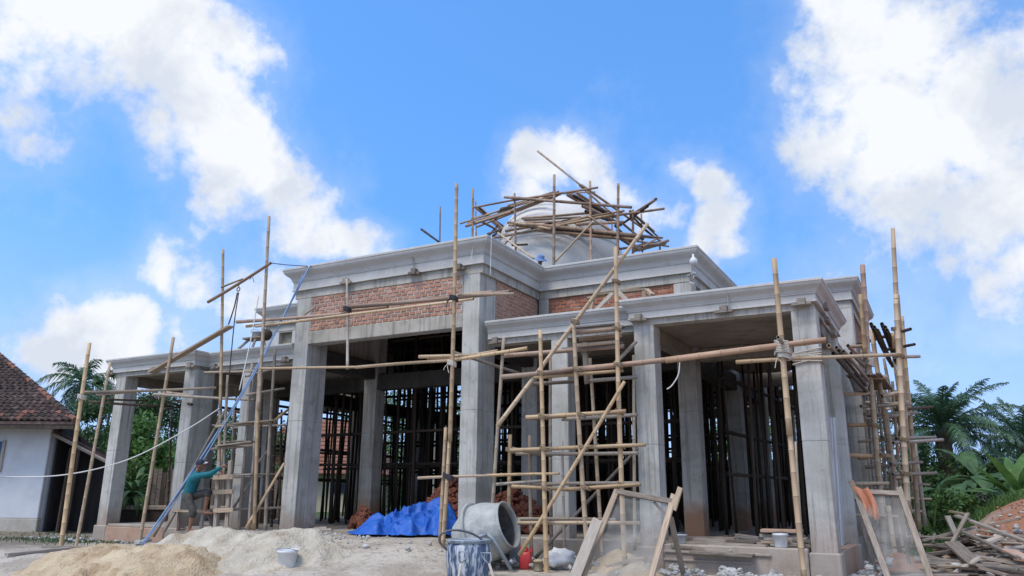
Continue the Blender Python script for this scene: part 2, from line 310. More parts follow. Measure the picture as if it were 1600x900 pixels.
# ------------------------------------------------------------------ mesh helpers
class MB:
    def __init__(s): s.v = []; s.f = []; s.mi = []; s.mats = []
    def m(s, material):
        if material not in s.mats: s.mats.append(material)
        return s.mats.index(material)
    def add(s, vs, fs, material=None):
        o = len(s.v); s.v += [tuple(p) for p in vs]; i = s.m(material) if material is not None else 0
        s.f += [tuple(k+o for k in f) for f in fs]; s.mi += [i]*len(fs)
    def box(s, x0, y0, z0, x1, y1, z1, material=None, M=None):
        p = [(x0, y0, z0), (x1, y0, z0), (x1, y1, z0), (x0, y1, z0), (x0, y0, z1), (x1, y0, z1), (x1, y1, z1), (x0, y1, z1)]
        if M is not None: p = [M @ Vector(q) for q in p]
        s.add(p, [(0, 3, 2, 1), (4, 5, 6, 7), (0, 1, 5, 4), (1, 2, 6, 5), (2, 3, 7, 6), (3, 0, 4, 7)], material)
    def cbox(s, x0, y0, z0, x1, y1, z1, material=None, c=.012, M=None):
        """box with chamfered edges"""
        c = min(c, (x1-x0)*.3, (y1-y0)*.3, (z1-z0)*.3)
        vs = []; ring = [(x0+c, y0), (x1-c, y0), (x1, y0+c), (x1, y1-c), (x1-c, y1), (x0+c, y1), (x0, y1-c), (x0, y0+c)]
        inn = [(x0+c, y0+c), (x1-c, y0+c), (x1-c, y0+c), (x1-c, y1-c), (x1-c, y1-c), (x0+c, y1-c), (x0+c, y1-c), (x0+c, y0+c)]
        for (a, b) in inn: vs.append((a, b, z0))
        for (a, b) in ring: vs.append((a, b, z0+c))
        for (a, b) in ring: vs.append((a, b, z1-c))
        for (a, b) in inn: vs.append((a, b, z1))
        fs = [(7, 5, 3, 1), (25, 27, 29, 31)]
        for L in range(3):
            for k in range(8):
                a = L*8+k; b_ = L*8+(k+1) % 8; f = (a, b_, b_+8, a+8)
                if L == 0 and k % 2 == 1: f = (a, b_+8, a+8)
                if L == 2 and k % 2 == 1: f = (a, b_, a+8)
                fs.append(f)
        if M is not None: vs = [M @ Vector(q) for q in vs]
        s.add(vs, fs, material)
    def tube(s, pts, r, n=8, material=None, cap=True):
        pts = [Vector(p) for p in pts]; rs = r if isinstance(r, (list, tuple)) else [r]*len(pts)
        vs = []; up = None
        for i, p in enumerate(pts):
            t = (pts[min(i+1, len(pts)-1)] - pts[max(i-1, 0)]).normalized()
            if up is None: up = t.orthogonal().normalized()
            else:
                up = (up - t*up.dot(t))
                up = up.normalized() if up.length > 1e-6 else t.orthogonal().normalized()
            w = t.cross(up)
            for k in range(n):
                a = 2*PI*k/n; vs.append(p + (up*math.cos(a) + w*math.sin(a))*rs[i])
        fs = [(i*n+k, i*n+(k+1) % n, (i+1)*n+(k+1) % n, (i+1)*n+k) for i in range(len(pts)-1) for k in range(n)]
        if cap: fs += [tuple(range(n-1, -1, -1)), tuple((len(pts)-1)*n+k for k in range(n))]
        s.add(vs, fs, material)
    def lathe(s, prof, n=24, material=None, M=None, closed=False):
        vs = []
        for r, z in prof:
            for k in range(n):
                a = 2*PI*k/n; q = Vector((r*math.cos(a), r*math.sin(a), z)); vs.append(M @ q if M is not None else q)
        L = len(prof); fs = [(i*n+k, i*n+(k+1) % n, (i+1)*n+(k+1) % n, (i+1)*n+k) for i in range(L-1) for k in range(n)]
        s.add(vs, fs, material)
    def build(s, name, material=None, parent=None, smooth=False, loc=None, M=None):
        me = bpy.data.meshes.new(name); me.from_pydata([tuple(p) for p in s.v], [], s.f)
        if material is not None and not s.mats: me.materials.append(material)
        for x in s.mats: me.materials.append(x)
        if len(s.mats) > 1: me.polygons.foreach_set('material_index', s.mi)
        if smooth: me.polygons.foreach_set('use_smooth', [True]*len(me.polygons))
        me.update()
        o = bpy.data.objects.new(name, me); COL.objects.link(o)
        if M is not None: o.matrix_local = M
        elif loc is not None: o.location = loc
        if parent is not None: o.parent = parent
        return o
def tag(o, label=None, cat=None, group=None, kind=None):
    for k, v in (('label', label), ('category', cat), ('group', group), ('kind', kind)):
        if v: o[k] = v
    return o
def thing(name, label, cat, loc=(0, 0, 0), group=None, rz=0.0):
    o = bpy.data.objects.new(name, None); COL.objects.link(o); o.location = loc; o.rotation_euler = (0, 0, rz); o.empty_display_size = .2
    return tag(o, label, cat, group)
def fbm(x, y, z=0.0, o=4):
    return mnoise.fractal(Vector((x, y, z)), 1.0, 2.0, o)
def align(p1, p2):
    """matrix that lays local +Z from p1 to p2"""
    d = Vector(p2)-Vector(p1); q = d.to_track_quat('Z', 'Y'); return Matrix.Translation(Vector(p1)) @ q.to_matrix().to_4x4(), d.length
def alignx(p1, p2, up=Vector((0, 0, 1)), roll=0.0):
    x = (Vector(p2)-Vector(p1)); L = x.length; x.normalize(); y = up.cross(x)
    y = y.normalized() if y.length > 1e-4 else Vector((0, 1, 0)); z = x.cross(y)
    M = Matrix((x, y, z)).transposed().to_4x4(); return Matrix.Translation(Vector(p1)) @ M @ Matrix.Rotation(roll, 4, 'X'), L
def rel(M, parent): return Matrix.Translation(-Vector(parent.location)) @ M if parent is not None else M
PR = random.Random(11)
def bamboo(parent, p1, p2, r=.05, m=None, name='pole', bend=None, n=8, nodes=True):
    m = m or M_BAM; M, L = align(p1, p2); r = r*.74
    b = PR.uniform(-.006, .006)*L if bend is None else bend; ba = PR.uniform(0, 2*PI); taper = PR.uniform(.78, .95)
    mb = MB(); mats = [m, M_NODE, M_HOLLOW]
    for x in mats: mb.m(x)
    zs = []; z = 0.0; sp = PR.uniform(.26, .4)
    zs.append((0, 1.0, 0))
    if nodes:
        z = PR.uniform(.1, .3)
        while z < L-.08:
            zs += [(z-.016, 1.0, 0), (z-.004, 1.10, 1), (z+.008, 1.08, 0), (z+.020, .98, 0)]
            z += sp*PR.uniform(.85, 1.15)
    else:
        for k in range(1, 4): zs.append((L*k/4, 1.0, 0))
    zs.append((L, 1.0, 0))
    vs = []; fs = []; mi = []
    for (z, f, _) in zs:
        t = z/L; off = math.sin(PI*t)*b; cx, cy = off*math.cos(ba), off*math.sin(ba); rr = r*f*(1-(1-taper)*t)
        for k in range(n):
            a = 2*PI*k/n; vs.append((cx+rr*math.cos(a), cy+rr*math.sin(a), z))
    R = len(zs)
    for i in range(R-1):
        for k in range(n):
            fs.append((i*n+k, i*n+(k+1) % n, (i+1)*n+(k+1) % n, (i+1)*n+k)); mi.append(zs[i][2])
    # hollow sawn ends
    for base, zz, s in ((0, 0.0, 1), ((R-1)*n, L, -1)):
        o = len(vs); rr = r*(1 if s == 1 else taper)*.66
        for zz2, f in ((zz, 1.0), (zz+s*.05, .9)):
            for k in range(n): a = 2*PI*k/n; vs.append((rr*f*math.cos(a), rr*f*math.sin(a), zz2))
        for k in range(n):
            k2 = (k+1) % n
            q1 = (base+k, o+k, o+k2, base+k2); q2 = (o+k, o+n+k, o+n+k2, o+k2)
            fs.append(q1 if s == 1 else q1[::-1]); mi.append(0); fs.append(q2 if s == 1 else q2[::-1]); mi.append(2)
        fs.append(tuple(o+n+k for k in range(n))[::s]); mi.append(2)
    me = bpy.data.meshes.new(name); me.from_pydata(vs, [], fs)
    for x in mats: me.materials.append(x)
    me.polygons.foreach_set('material_index', mi); me.polygons.foreach_set('use_smooth', [True]*len(fs)); me.update()
    o = bpy.data.objects.new(name, me); COL.objects.link(o); o.matrix_local = rel(M, parent)
    if parent is not None: o.parent = parent
    return o
def plank(parent, p1, p2, w=.12, t=.025, m=None, name='plank', roll=0.0, up=Vector((0, 0, 1))):
    M, L = alignx(p1, p2, up, roll); mb = MB(); j = lambda: PR.uniform(-.006, .006)
    mb.cbox(0, -w/2, -t/2, L, w/2, t/2, None, .004)
    mb.v = [(x+j()*(1 if 0.05 < x < L-.05 else 3), y+j()*.6, z+j()*.3) for x, y, z in mb.v]
    return mb.build(name, m or M_WOOD, parent, M=rel(M, parent))
def lashing(parent, p, r=.075, m=None, turns=5, axis=Vector((0, 0, 1)), tail=True, h=.09):
    p = Vector(p); q = axis.to_track_quat('Z', 'Y'); pts = []
    for i in range(turns*8+1):
        a = 2*PI*i/8; tt = i/(turns*8)
        pts.append(p + q @ Vector((r*math.cos(a), r*math.sin(a), (tt-.5)*h + .03*math.sin(a*1.0+1))))
    mb = MB(); mb.tube(pts, .011, 5)
    if tail:
        for k in range(2):
            d = Vector((PR.uniform(-.1, .1), -.05, -PR.uniform(.08, .2))); e = p+q @ Vector((r, 0, 0))
            mb.tube([e, e+d*.5+Vector((0, -.03, 0)), e+d], .008, 4)
    return mb.build('lashing', m or M_ROPE, parent, M=rel(Matrix.Identity(4), parent))
def cable(name, pts, r, m, label=None, cat=None, parent=None, n=6, sub=8):
    pts = [Vector(p) for p in pts]; out = []
    for i in range(len(pts)-1):                                 # Catmull-Rom
        p0, p1, p2, p3 = pts[max(i-1, 0)], pts[i], pts[i+1], pts[min(i+2, len(pts)-1)]
        for k in range(sub):
            t = k/sub; out.append(.5*((2*p1)+(p2-p0)*t+(2*p0-5*p1+4*p2-p3)*t*t+(3*p1-p0-3*p2+p3)*t**3))
    out.append(pts[-1]); mb = MB(); mb.tube(out, r, n)
    o = mb.build(name, m, parent, True, M=rel(Matrix.Identity(4), parent)); return tag(o, label, cat)
def sweep(mb, path, prof, closed=False, material=None):
    """sweep a profile of (outward, z) along a plan polyline whose outside lies on its right hand; corners mitred"""
    P = [Vector((x, y)) for x, y in path]; L = len(P); n = len(prof); vs = []
    for i in range(L):
        def nrm(a, b): d = (b-a).normalized(); return Vector((d.y, -d.x))
        if closed or 0 < i < L-1:
            n1 = nrm(P[(i-1) % L], P[i]); n2 = nrm(P[i], P[(i+1) % L]); mt = n1+n2; mt = mt/mt.dot(n1)
        elif i == 0: mt = nrm(P[0], P[1])
        else: mt = nrm(P[-2], P[-1])
        for o, z in prof: vs.append((P[i].x+mt.x*o, P[i].y+mt.y*o, z))
    segs = L if closed else L-1; fs = []
    for i in range(segs):
        a = i*n; b = ((i+1) % L)*n
        for k in range(n): fs.append((a+k, b+k, b+(k+1) % n, a+(k+1) % n))
    if not closed: fs += [tuple(range(n)), tuple((L-1)*n+k for k in range(n-1, -1, -1))]
    mb.add(vs, fs, material)

def ellipsoid(c, rx, ry, rz, n=20, L=14, M=None):
    vs = []; M = M or Matrix.Identity(4)
    for i in range(L+1):
        th = PI*i/L
        for k in range(n): a = 2*PI*k/n; vs.append(Vector(c)+(M.to_3x3() @ Vector((rx*math.sin(th)*math.cos(a), ry*math.sin(th)*math.sin(a), rz*math.cos(th)))))
    return vs, [(i*n+k, (i+1)*n+k, (i+1)*n+(k+1) % n, i*n+(k+1) % n) for i in range(L) for k in range(n)]

# ------------------------------------------------------------------ terrain
def sstep(a, b, x):
    t = min(1, max(0, (x-a)/(b-a))); return t*t*(3-2*t)
def terrain(x, y):
    z = 0.05*fbm(x*.35, y*.35) + 0.02*fbm(x*1.7, y*1.7, 3)
    inside = sstep(-21.0, -20.2, x)*(1-sstep(-1.6, -1.0, x))*sstep(13.3, 13.7, y)*(1-sstep(32, 33, y))
    z = z*(1-inside) - .12*inside
    ramp = sstep(-15.6, -13.8, x)*(1-sstep(-8.6, -6.6, x))*sstep(9.6, 12.2, y)*(1-inside)
    z = z + .40*ramp
    rise = sstep(-.7, 1.5, x)*sstep(14.8, 19.6, y)
    z += 1.16*rise*(1-sstep(60, 120, y)*.3) + .12*rise*fbm(x*.8, y*.8, 9)
    front = 1-sstep(4.5, 10.3, y)
    z -= .85*front*(1-sstep(-8.5, -7.2, x)*.5)
    z += .25*sstep(-24, -30, x)*sstep(8, 14, y)
    return z
def axis_pts(a, b, step, far, grow=1.25):
    xs = list(np.arange(a, b+1e-6, step)); s = step
    lo, hi = a, b; L = []; H = []
    while lo > -far: s *= grow; lo -= s; L.append(lo)
    s = step
    while hi < far: s *= grow; hi += s; H.append(hi)
    return L[::-1]+xs+H
gx = axis_pts(-32, 9, .22, 1500); gy = axis_pts(3, 36, .22, 1500)
vs = [(x, y, terrain(x, y)) for y in gy for x in gx]; W = len(gx)
fs = [(j*W+i, j*W+i+1, (j+1)*W+i+1, (j+1)*W+i) for j in range(len(gy)-1) for i in range(W-1)]
mb = MB(); mb.add(vs, fs); tag(mb.build('ground', M_GROUND, smooth=True), kind='structure')

# ------------------------------------------------------------------ the building
A0, A1, A2, A3, A4, A5 = -13.62, -8.17, -4.42, -4.87, -1.57, -1.545
B2, B3, B4, B5 = -17.40, -16.66, -19.95, -20.29
Y0, Y1, Y2, Y3, Y4, Y5, Y6, Y7, Y8 = 13.69, 16.40, 13.94, 13.50, 16.86, 20.58, 25.0, 29.2, 31.9
L1, L0, H1, H0 = 4.77, 4.40, 6.58, 6.03
BLD = thing('unfinished_building', 'large unfinished grey concrete hall with brick infill, stepped cornices and a pale dome', 'building', (-10.9, 13.7, 0))
def bpart(mb, name, material=None, smooth=False, parent=None):
    p = parent or BLD
    o = mb.build(name, material, p, smooth); w = Vector(BLD.location)
    o.location = -w if p is BLD else (0, 0, 0); return o
def column(x0, x1, y0, y1, z0, z1, m=M_COL):
    mb = MB(); j = PR.uniform(-.008, .008)
    zs = [z0, z0+(z1-z0)*(.45+j*9), z1]
    for a, b in zip(zs, zs[1:]):
        d = PR.uniform(0, .003); mb.cbox(x0-d, y0-d, a, x1+d, y1, b, None, .010)
    return bpart(mb, 'column', m)
LB = 4.30
cols_low = [(-1.99, -1.60, 13.56, 13.96), (-4.80, -4.42, 13.56, 13.94), (-17.05, -16.65, 13.56, 14.2), (-19.80, -19.42, 13.56, 13.96),
            (-6.72, -6.36, 14.0, 14.34), (-15.4, -15.05, 14.0, 14.34)]
for c in cols_low: column(*c, .36, LB)
for c in [(-1.99, -1.60, 16.40, 16.80), (-19.80, -19.42, 16.40, 16.80), (-19.80, -19.42, 28.8, 29.2)]: column(*c, .36, LB, M_COL)
column(-13.50, -13.06, 13.75, 14.45, .36, 6.0); column(-8.70, -8.29, 13.75, 14.45, .36, 6.0)
for x0 in (-4.87, -8.70, -13.5, -17.35):
    for y0 in (16.47, 28.75): column(x0, x0+.41, y0, y0+.4, .36, 5.9, M_INCOL)
for x0 in (-4.87, -17.35):
    for y0 in (20.62, 24.0): column(x0, x0+.4, y0, y0+.4, .36, 5.9, M_INCOL)
for x0 in (-1.98, -20.2):
    for y0 in (20.64, 24.55): column(x0, x0+.4, y0, y0+.4, .36, 6.0)
for x0 in (-8.7, -13.5): column(x0, x0+.4, 31.4, 31.8, .36, 6.0)
# footing blocks under the outer columns
for (x0, x1, y0, y1) in [(-2.03, -1.56, 13.52, 14.0), (-19.86, -19.36, 13.52, 14.02), (-4.86, -4.38, 13.53, 13.98), (-17.1, -16.6, 13.53, 14.2), (-2.03, -1.56, 16.36, 16.84)]:
    mb = MB(); mb.cbox(x0, y0, -.3, x1, y1, .385, None, .02); bpart(mb, 'footing', M_PLINTH)
# floor and plinth faces
mb = MB(); mb.box(-19.7, 13.75, -.3, -1.75, 31.8, .425); bpart(mb, 'floor_slab', M_FLOOR)
mb = MB(); mb.cbox(-4.37, 13.5, -.3, -2.04, 13.748, .44, None, .02); mb.cbox(-4.37, 13.46, .30, -2.6, 13.498, .345, None, .01); mb.cbox(-4.37, 13.47, .17, -2.9, 13.498, .21, None, .01)
mb.cbox(-8.2, 13.9, -.3, -4.87, 14.3, .44, None, .02); bpart(mb, 'plinth', M_PLINTH)
mb = MB(); mb.cbox(-19.35, 13.52, -.3, -17.11, 13.748, .36, None, .015); bpart(mb, 'plinth', M_REDPL)
mb = MB(); mb.cbox(-19.35, 13.56, .362, -17.11, 13.9, .43, None, .012); mb.cbox(-16.5, 13.3, -.3, -13.7, 13.7, .33, None, .02); bpart(mb, 'plinth', M_PLINTH)
mb = MB(); mb.cbox(-1.745, 14.02, -.3, -1.58, 16.34, .40, None, .012); bpart(mb, 'plinth', M_REDPL)
# ring beams
beam_low = [(-.05, L0-.115), (-.05, L0+.05), (-.30, L0+.05), (-.30, L0-.115)]
beam_high = [(-.05, H0-.19), (-.05, H0+.05), (-.30, H0+.05), (-.30, H0-.19)]
xr, xl = -2.0, -19.6
chains = [[(A1, Y2), (A3, Y2), (A3, Y3), (A4, Y3), (A4, Y4), (xr, Y4), (xr, Y5)], [(xr, Y6), (xr, 28.7), (A4, 28.7), (A4, 32.1), (A3, 32.1), (A3, 31.66), (A1, 31.66)],
          [(A0, 31.66), (B3, 31.66), (B3, 32.1), (B4, 32.1), (B4, 28.7), (xl, 28.7), (xl, Y6)], [(xl, Y5), (xl, Y4), (B4, Y4), (B4, Y3), (B3, Y3), (B3, Y2), (A0, Y2)]]
hi_path = [(A0, Y0), (A1, Y0), (A1, Y1), (A2, Y1), (A2, Y5), (A5, Y5), (A5, Y6), (A2, Y6), (A2, Y7), (A1, Y7), (A1, Y8), (A0, Y8), (A0, Y7), (B2, Y7), (B2, Y6), (B5, Y6), (B5, Y5), (B2, Y5), (B2, Y1), (A0, Y1)]
for c in chains:
    mb = MB(); sweep(mb, c, beam_low); bpart(mb, 'ring_beam', M_BEAM)
mb = MB(); sweep(mb, hi_path, beam_high, True); bpart(mb, 'ring_beam', M_BEAM)
def cornice_prof(z0, z1, e, lipf, cymaf):
    H = z1-z0; lip = H*lipf; cy = H*cymaf; fz = z1-lip-cy
    pr = [(-.18, z0+.02), (.018, z0), (.018, z0+.022), (.0, z0+.03), (.0, fz-.02), (.02, fz-.018), (.02, fz+.004)]
    for k in range(9):
        t = k/8; o = .03+(e-.045)*(t - math.sin(2*PI*t)/(2*PI)*.85); pr.append((o, fz+.01+cy*.96*t))
    pr += [(e-.012, z1-lip+.004), (e, z1-lip+.012), (e, z1-.008), (e-.008, z1), (-.16, z1), (-.18, z1-.01)]
    return pr
low_prof = cornice_prof(L0, L1, .15, .15, .42); high_prof = cornice_prof(H0, H1, .21, .11, .45)
for c in chains:
    mb = MB(); sweep(mb, c, low_prof); bpart(mb, 'cornice', M_CORN)
mb = MB(); sweep(mb, hi_path, high_prof, True); bpart(mb, 'cornice', M_CORN)
# roof slabs (low roofs round the hall, high roof over hall and arms)
low_roofs = [(A1+.0, 14.2, A3-.02, 16.44), (A3, 13.76, A4-.27, 16.44), (A2+.02, 16.46, xr-.27, Y5-.05), (A2+.02, Y6+.05, xr-.27, 31.4), (A1, 29.3, A2, 31.4),
             (B3, 14.2, A0, 16.44), (B4+.27, 13.76, B3, 16.44), (xl+.27, 16.46, B2-.02, Y5-.05), (xl+.27, Y6+.05, B2-.02, 31.4), (B2, 29.3, A0, 31.4)]
for r in low_roofs:
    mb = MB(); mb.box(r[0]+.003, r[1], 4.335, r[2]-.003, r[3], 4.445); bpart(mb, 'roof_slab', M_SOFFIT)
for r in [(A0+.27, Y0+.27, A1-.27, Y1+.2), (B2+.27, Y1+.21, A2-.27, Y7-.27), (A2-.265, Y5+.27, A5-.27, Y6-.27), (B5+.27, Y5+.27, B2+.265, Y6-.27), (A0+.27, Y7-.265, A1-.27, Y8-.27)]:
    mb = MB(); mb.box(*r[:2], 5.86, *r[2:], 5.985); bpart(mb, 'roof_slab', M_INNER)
# floor beams under the low roofs and round the hall
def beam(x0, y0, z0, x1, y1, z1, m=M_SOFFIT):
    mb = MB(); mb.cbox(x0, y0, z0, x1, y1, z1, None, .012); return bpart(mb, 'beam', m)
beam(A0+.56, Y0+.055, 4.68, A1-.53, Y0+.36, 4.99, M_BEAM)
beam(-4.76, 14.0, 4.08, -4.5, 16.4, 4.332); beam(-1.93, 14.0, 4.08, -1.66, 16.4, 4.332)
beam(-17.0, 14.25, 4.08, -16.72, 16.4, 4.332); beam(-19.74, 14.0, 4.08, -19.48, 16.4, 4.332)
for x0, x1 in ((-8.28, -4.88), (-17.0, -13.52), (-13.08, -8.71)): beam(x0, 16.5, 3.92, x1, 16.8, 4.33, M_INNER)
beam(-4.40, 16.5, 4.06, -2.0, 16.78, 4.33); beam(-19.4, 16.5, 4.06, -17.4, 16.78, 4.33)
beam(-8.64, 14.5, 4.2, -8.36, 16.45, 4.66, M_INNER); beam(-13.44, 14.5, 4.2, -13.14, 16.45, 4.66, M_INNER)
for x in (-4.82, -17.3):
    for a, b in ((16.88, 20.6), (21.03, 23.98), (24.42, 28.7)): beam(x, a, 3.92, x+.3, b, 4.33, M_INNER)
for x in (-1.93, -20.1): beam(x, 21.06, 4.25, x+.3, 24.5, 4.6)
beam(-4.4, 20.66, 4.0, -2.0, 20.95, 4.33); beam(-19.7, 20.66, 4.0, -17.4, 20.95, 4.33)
# brickwork
BR_ME = []
for k in range(14):
    mb = MB(); j = lambda s=.005: PR.uniform(-s, s)
    mb.cbox(-.5, -.5, -.5, .5, .5, .5, None, .06); mb.v = [(x+j(.03), y+j(.03), z+j(.045)) for x, y, z in mb.v]
    me = bpy.data.meshes.new('brick'); me.from_pydata(mb.v, [], mb.f); me.materials.append(M_BRICK); BR_ME.append(me)
BR_ME2 = []
for me in BR_ME: m2 = me.copy(); m2.materials.clear(); m2.materials.append(M_BRICKR); BR_ME2.append(m2)
def brick_panel(origin, ang, length, z0, z1, pitch, course, joint, single=True, depth=.1, set2=False, skip=None):
    """mortar slab whose face runs from origin along direction ang; bricks stand proud of it"""
    R = Matrix.Translation(Vector((origin[0], origin[1], 0))-Vector(BLD.location)) @ Matrix.Rotation(ang, 4, 'Z')
    mb = MB(); mb.box(0, .014, z0, length, depth+.1, z1); wall = mb.build('brick_wall', M_MORTAR, BLD); wall.matrix_local = R
    rows = int((z1-z0)/course); course = (z1-z0)/rows; stuff = MB(); rot = []
    for i in range(rows):
        x = -(i % 2)*pitch*.5 + PR.uniform(-.01, .01); z = z0+course*(i+.5)
        while x < length:
            w = pitch*PR.uniform(.94, 1.06); a, b = max(x, .004), min(x+w-joint, length-.004); x += w
            if b-a < .035: continue
            if skip and skip((a+b)/2, z): continue
            sc = Vector((b-a, depth, (course-joint*.85)*PR.uniform(.93, 1.02)))
            pos = Vector(((a+b)/2, depth/2+PR.uniform(-.006, .004), z+PR.uniform(-.004, .004)))
            Mx = Matrix.Translation(pos) @ Matrix.Rotation(PR.uniform(-.02, .02), 4, 'Y') @ Matrix.Diagonal((*sc, 1))
            if single:
                o = bpy.data.objects.new('brick', PR.choice(BR_ME2 if set2 else BR_ME)); COL.objects.link(o); o.parent = wall; o.matrix_local = Mx
            else:
                me = PR.choice(BR_ME); stuff.add([Mx @ v.co for v in me.vertices], [tuple(p.vertices) for p in me.polygons])
    if not single: tag(stuff.build('brick_courses', M_BRICKR if set2 else M_BRICK, wall), kind='stuff')
    return wall
xb0 = at(488, 470, Y0+.06).x; xb1 = at(722, 440, Y0+.06).x
brick_panel((xb0, Y0+.062), 0, xb1-xb0, 4.992, H0-.192, .168, .092, .028)
mb = MB(); mb.cbox(-13.05, Y0+.058, 4.992, xb0-.002, Y0+.34, H0-.192, None, .01); bpart(mb, 'wall_pier', M_COL); mb = MB(); mb.cbox(xb1+.002, Y0+.058, 4.992, -8.71, Y0+.34, H0-.192, None, .01); bpart(mb, 'wall_pier', M_COL)
brick_panel((A1-.10, 14.47), PI/2, 16.42-14.47, 4.45, H0-.192, .172, .092, .028, single=False)                 # right return of the entrance arm
brick_panel((A1+.02, Y1+.10), 0, 3.3, 4.45, H0-.192, .19, .092, .016, set2=True, skip=lambda x, z: (1.0 < x < 2.35 and z < 5.22))
mb = MB(); mb.cbox(-4.86, Y1+.06, 4.45, -4.45, Y1+.35, H0-.192, None, .01); bpart(mb, 'wall_pier', M_COL); mb = MB(); mb.cbox(A1-.06, Y1+.055, 4.45, A1+.20, Y1+.085, H0-.192, None, .008); bpart(mb, 'wall_pier', M_COL)
brick_panel((A2-.10, 16.8), PI/2, 3.7, 4.45, H0-.192, .2, .092, .018, single=False, set2=True)
brick_panel((A5-.10, 21.05), PI/2, 3.4, 4.62, H0-.192, .2, .092, .018, single=False)
# plastered upper wall left of the entrance arm, with its little opening
wl = at(436, 525, Y1+.06); wr = at(456, 525, Y1+.06)
mb = MB(); mb.cbox(B2+.06, Y1+.06, 4.45, wl.x, Y1+.3, H0-.192, None, .008); mb.cbox(wr.x, Y1+.06, 4.45, A0+.05, Y1+.3, H0-.192, None, .008)
mb.cbox(wl.x+.002, Y1+.063, at(446, 518, Y1).z, wr.x-.002, Y1+.3, H0-.195, None, .008); bpart(mb, 'upper_wall', M_CORN)
mb = MB(); mb.box(wl.x, Y1+.2, 4.45, wr.x, Y1+.24, at(446, 518, Y1).z); bpart(mb, 'shutter', M_OLIVE)
for q in ((B2+.06, 16.8, B2+.26, Y5), (B5+.06, Y5+.05, B5+.26, Y6), (B5+.28, Y5+.06, B2, Y5+.3), (A2+.02, Y5+.06, A5-.45, Y5+.3), (A0+.06, 14.46, A0+.3, 16.4), (B2+.3, Y7-.3, A2-.3, Y7-.08)):
    mb = MB(); mb.box(q[0], q[1], 4.45, q[2], q[3], H0-.192); bpart(mb, 'upper_wall', M_BEAM)
# blue framed window in the right recess
wf = [at(890, 480, Y1+.1).x, at(985, 470, Y1+.1).x]; zt = 5.22
win = MB(); F = .05
win.cbox(wf[0]-.03, Y1+.09, zt-F, wf[1], Y1+.17, zt, None, .006); win.cbox(wf[0]-.03, Y1+.09, 4.45, wf[0]+F-.03, Y1+.168, zt-F-.001, None, .006); win.cbox(wf[1]-F, Y1+.09, 4.45, wf[1], Y1+.168, zt-F-.001, None, .006)
win.cbox((wf[0]+wf[1])/2-F/2, Y1+.092, 4.45, (wf[0]+wf[1])/2+F/2, Y1+.168, zt-F-.002, None, .006)
w_o = bpart(win, 'window_frame', M_PALE)
mb = MB(); mb.box(wf[0]+.02, Y1+.12, 4.45, wf[1]-.06, Y1+.135, zt-F); g = mb.build('pane', M_BLUEWD, w_o)
# rear wall of the hall
mb = MB(); mb.box(-17.3, 31.2, .42, -4.6, 31.4, 2.6); bpart(mb, 'rear_wall', M_BRICKR)
# dome
DC = (-10.75, 22.8)
mb = MB(); mb.lathe([(2.66, 5.98), (2.64, 7.2), (2.58, 7.9), (2.47, 8.45), (2.33, 8.85), (2.2, 9.12)], 64, None, Matrix.Translation((DC[0], DC[1], 0))); bpart(mb, 'dome_drum', M_DOME, True)
mb = MB(); mb.lathe([(2.19, 9.10), (2.215, 9.13), (2.205, 9.18), (2.165, 9.27), (2.09, 9.45), (1.98, 9.70), (1.8, 10.02), (1.53, 10.38), (1.19, 10.71), (.83, 10.97), (.47, 11.14), (.2, 11.22), (.06, 11.25), (0.0, 11.252)], 64, None, Matrix.Translation((DC[0], DC[1], 0))); bpart(mb, 'dome_shell', M_DOME, True)
# leftover formwork clamps under the cornices
for (px, py, Y) in [(541, 440, Y0), (648, 425, Y0), (718, 418, Y0), (1131, 484, Y3), (1252, 472, Y3), (998, 497, Y3), (172, 583, Y3), (298, 571, Y3), (240, 578, Y3), (775, 533, Y2), (336, 573, Y2), (446, 562, Y2)]:
    p = at(px, py, Y-.03); mb = MB(); M = Matrix.Translation(p) @ Matrix.Rotation(PR.uniform(-.1, .1), 4, 'Y')
    mb.cbox(-.16, -.05, -.06, .16, .03, .0, None, .008, M); mb.cbox(-.06, -.09, -.07, .07, .02, .07, None, .01, M); bpart(mb, 'formwork_clamp', M_WOODG)
for (px, py, X) in [(1290, 478, A4), (1292, 500, A4), (1302, 520, A4)]:
    p = atX(px, py, X+.03); mb = MB(); M = Matrix.Translation(p); mb.cbox(-.03, -.16, -.07, .05, .16, .03, None, .008, M); bpart(mb, 'formwork_clamp', M_WOODG)
# joints left in the cornice and short stubs
for (px, a, b, Y) in [(1139, 455, 488, Y3-.02), (647, 392, 424, Y0-.02)]:
    p = at(px, b, Y); q = at(px-3, a, Y-.1); mb = MB(); mb.tube([p, q], .012, 5); bpart(mb, 'form_tie', M_BEAM)
# white lamp bulb with a rag on the corner of the hall
lp = at(1083.5, 408, Y1-.14)
lamp = thing('lamp_bulb', 'white bulb lamp hanging from the upper cornice corner above the right wing', 'lamp', lp)
mb = MB(); mb.lathe([(.0, .17), (.022, .165), (.025, .10), (.05, .07), (.085, .03), (.09, -.04), (.065, -.08), (.0, -.095)], 14); mb.build('bulb', M_WHITEPL, lamp, True)
mb = MB(); mb.tube([(0, 0, .17), (0, .06, .24), (0, .16, .26)], .014, 6); mb.build('bracket', M_WIRE, lamp)
rg = at(1083, 431, Y1-.02); mb = MB()
for k in range(26):
    a = PR.uniform(0, 6.28); p = Vector((PR.gauss(0, .05), -abs(PR.gauss(0, .03)), PR.gauss(0, .09))); q = p+Vector((PR.uniform(-.07, .07), PR.uniform(-.04, .0), PR.uniform(-.09, .03))); s = p+Vector((PR.uniform(-.06, .06), 0, PR.uniform(-.06, .06)))
    mb.add([p, q, s], [(0, 1, 2)])
tag(mb.build('rag', M_SACK, loc=rg), 'pale torn rag snagged just under the white bulb on the cornice corner', 'rag')

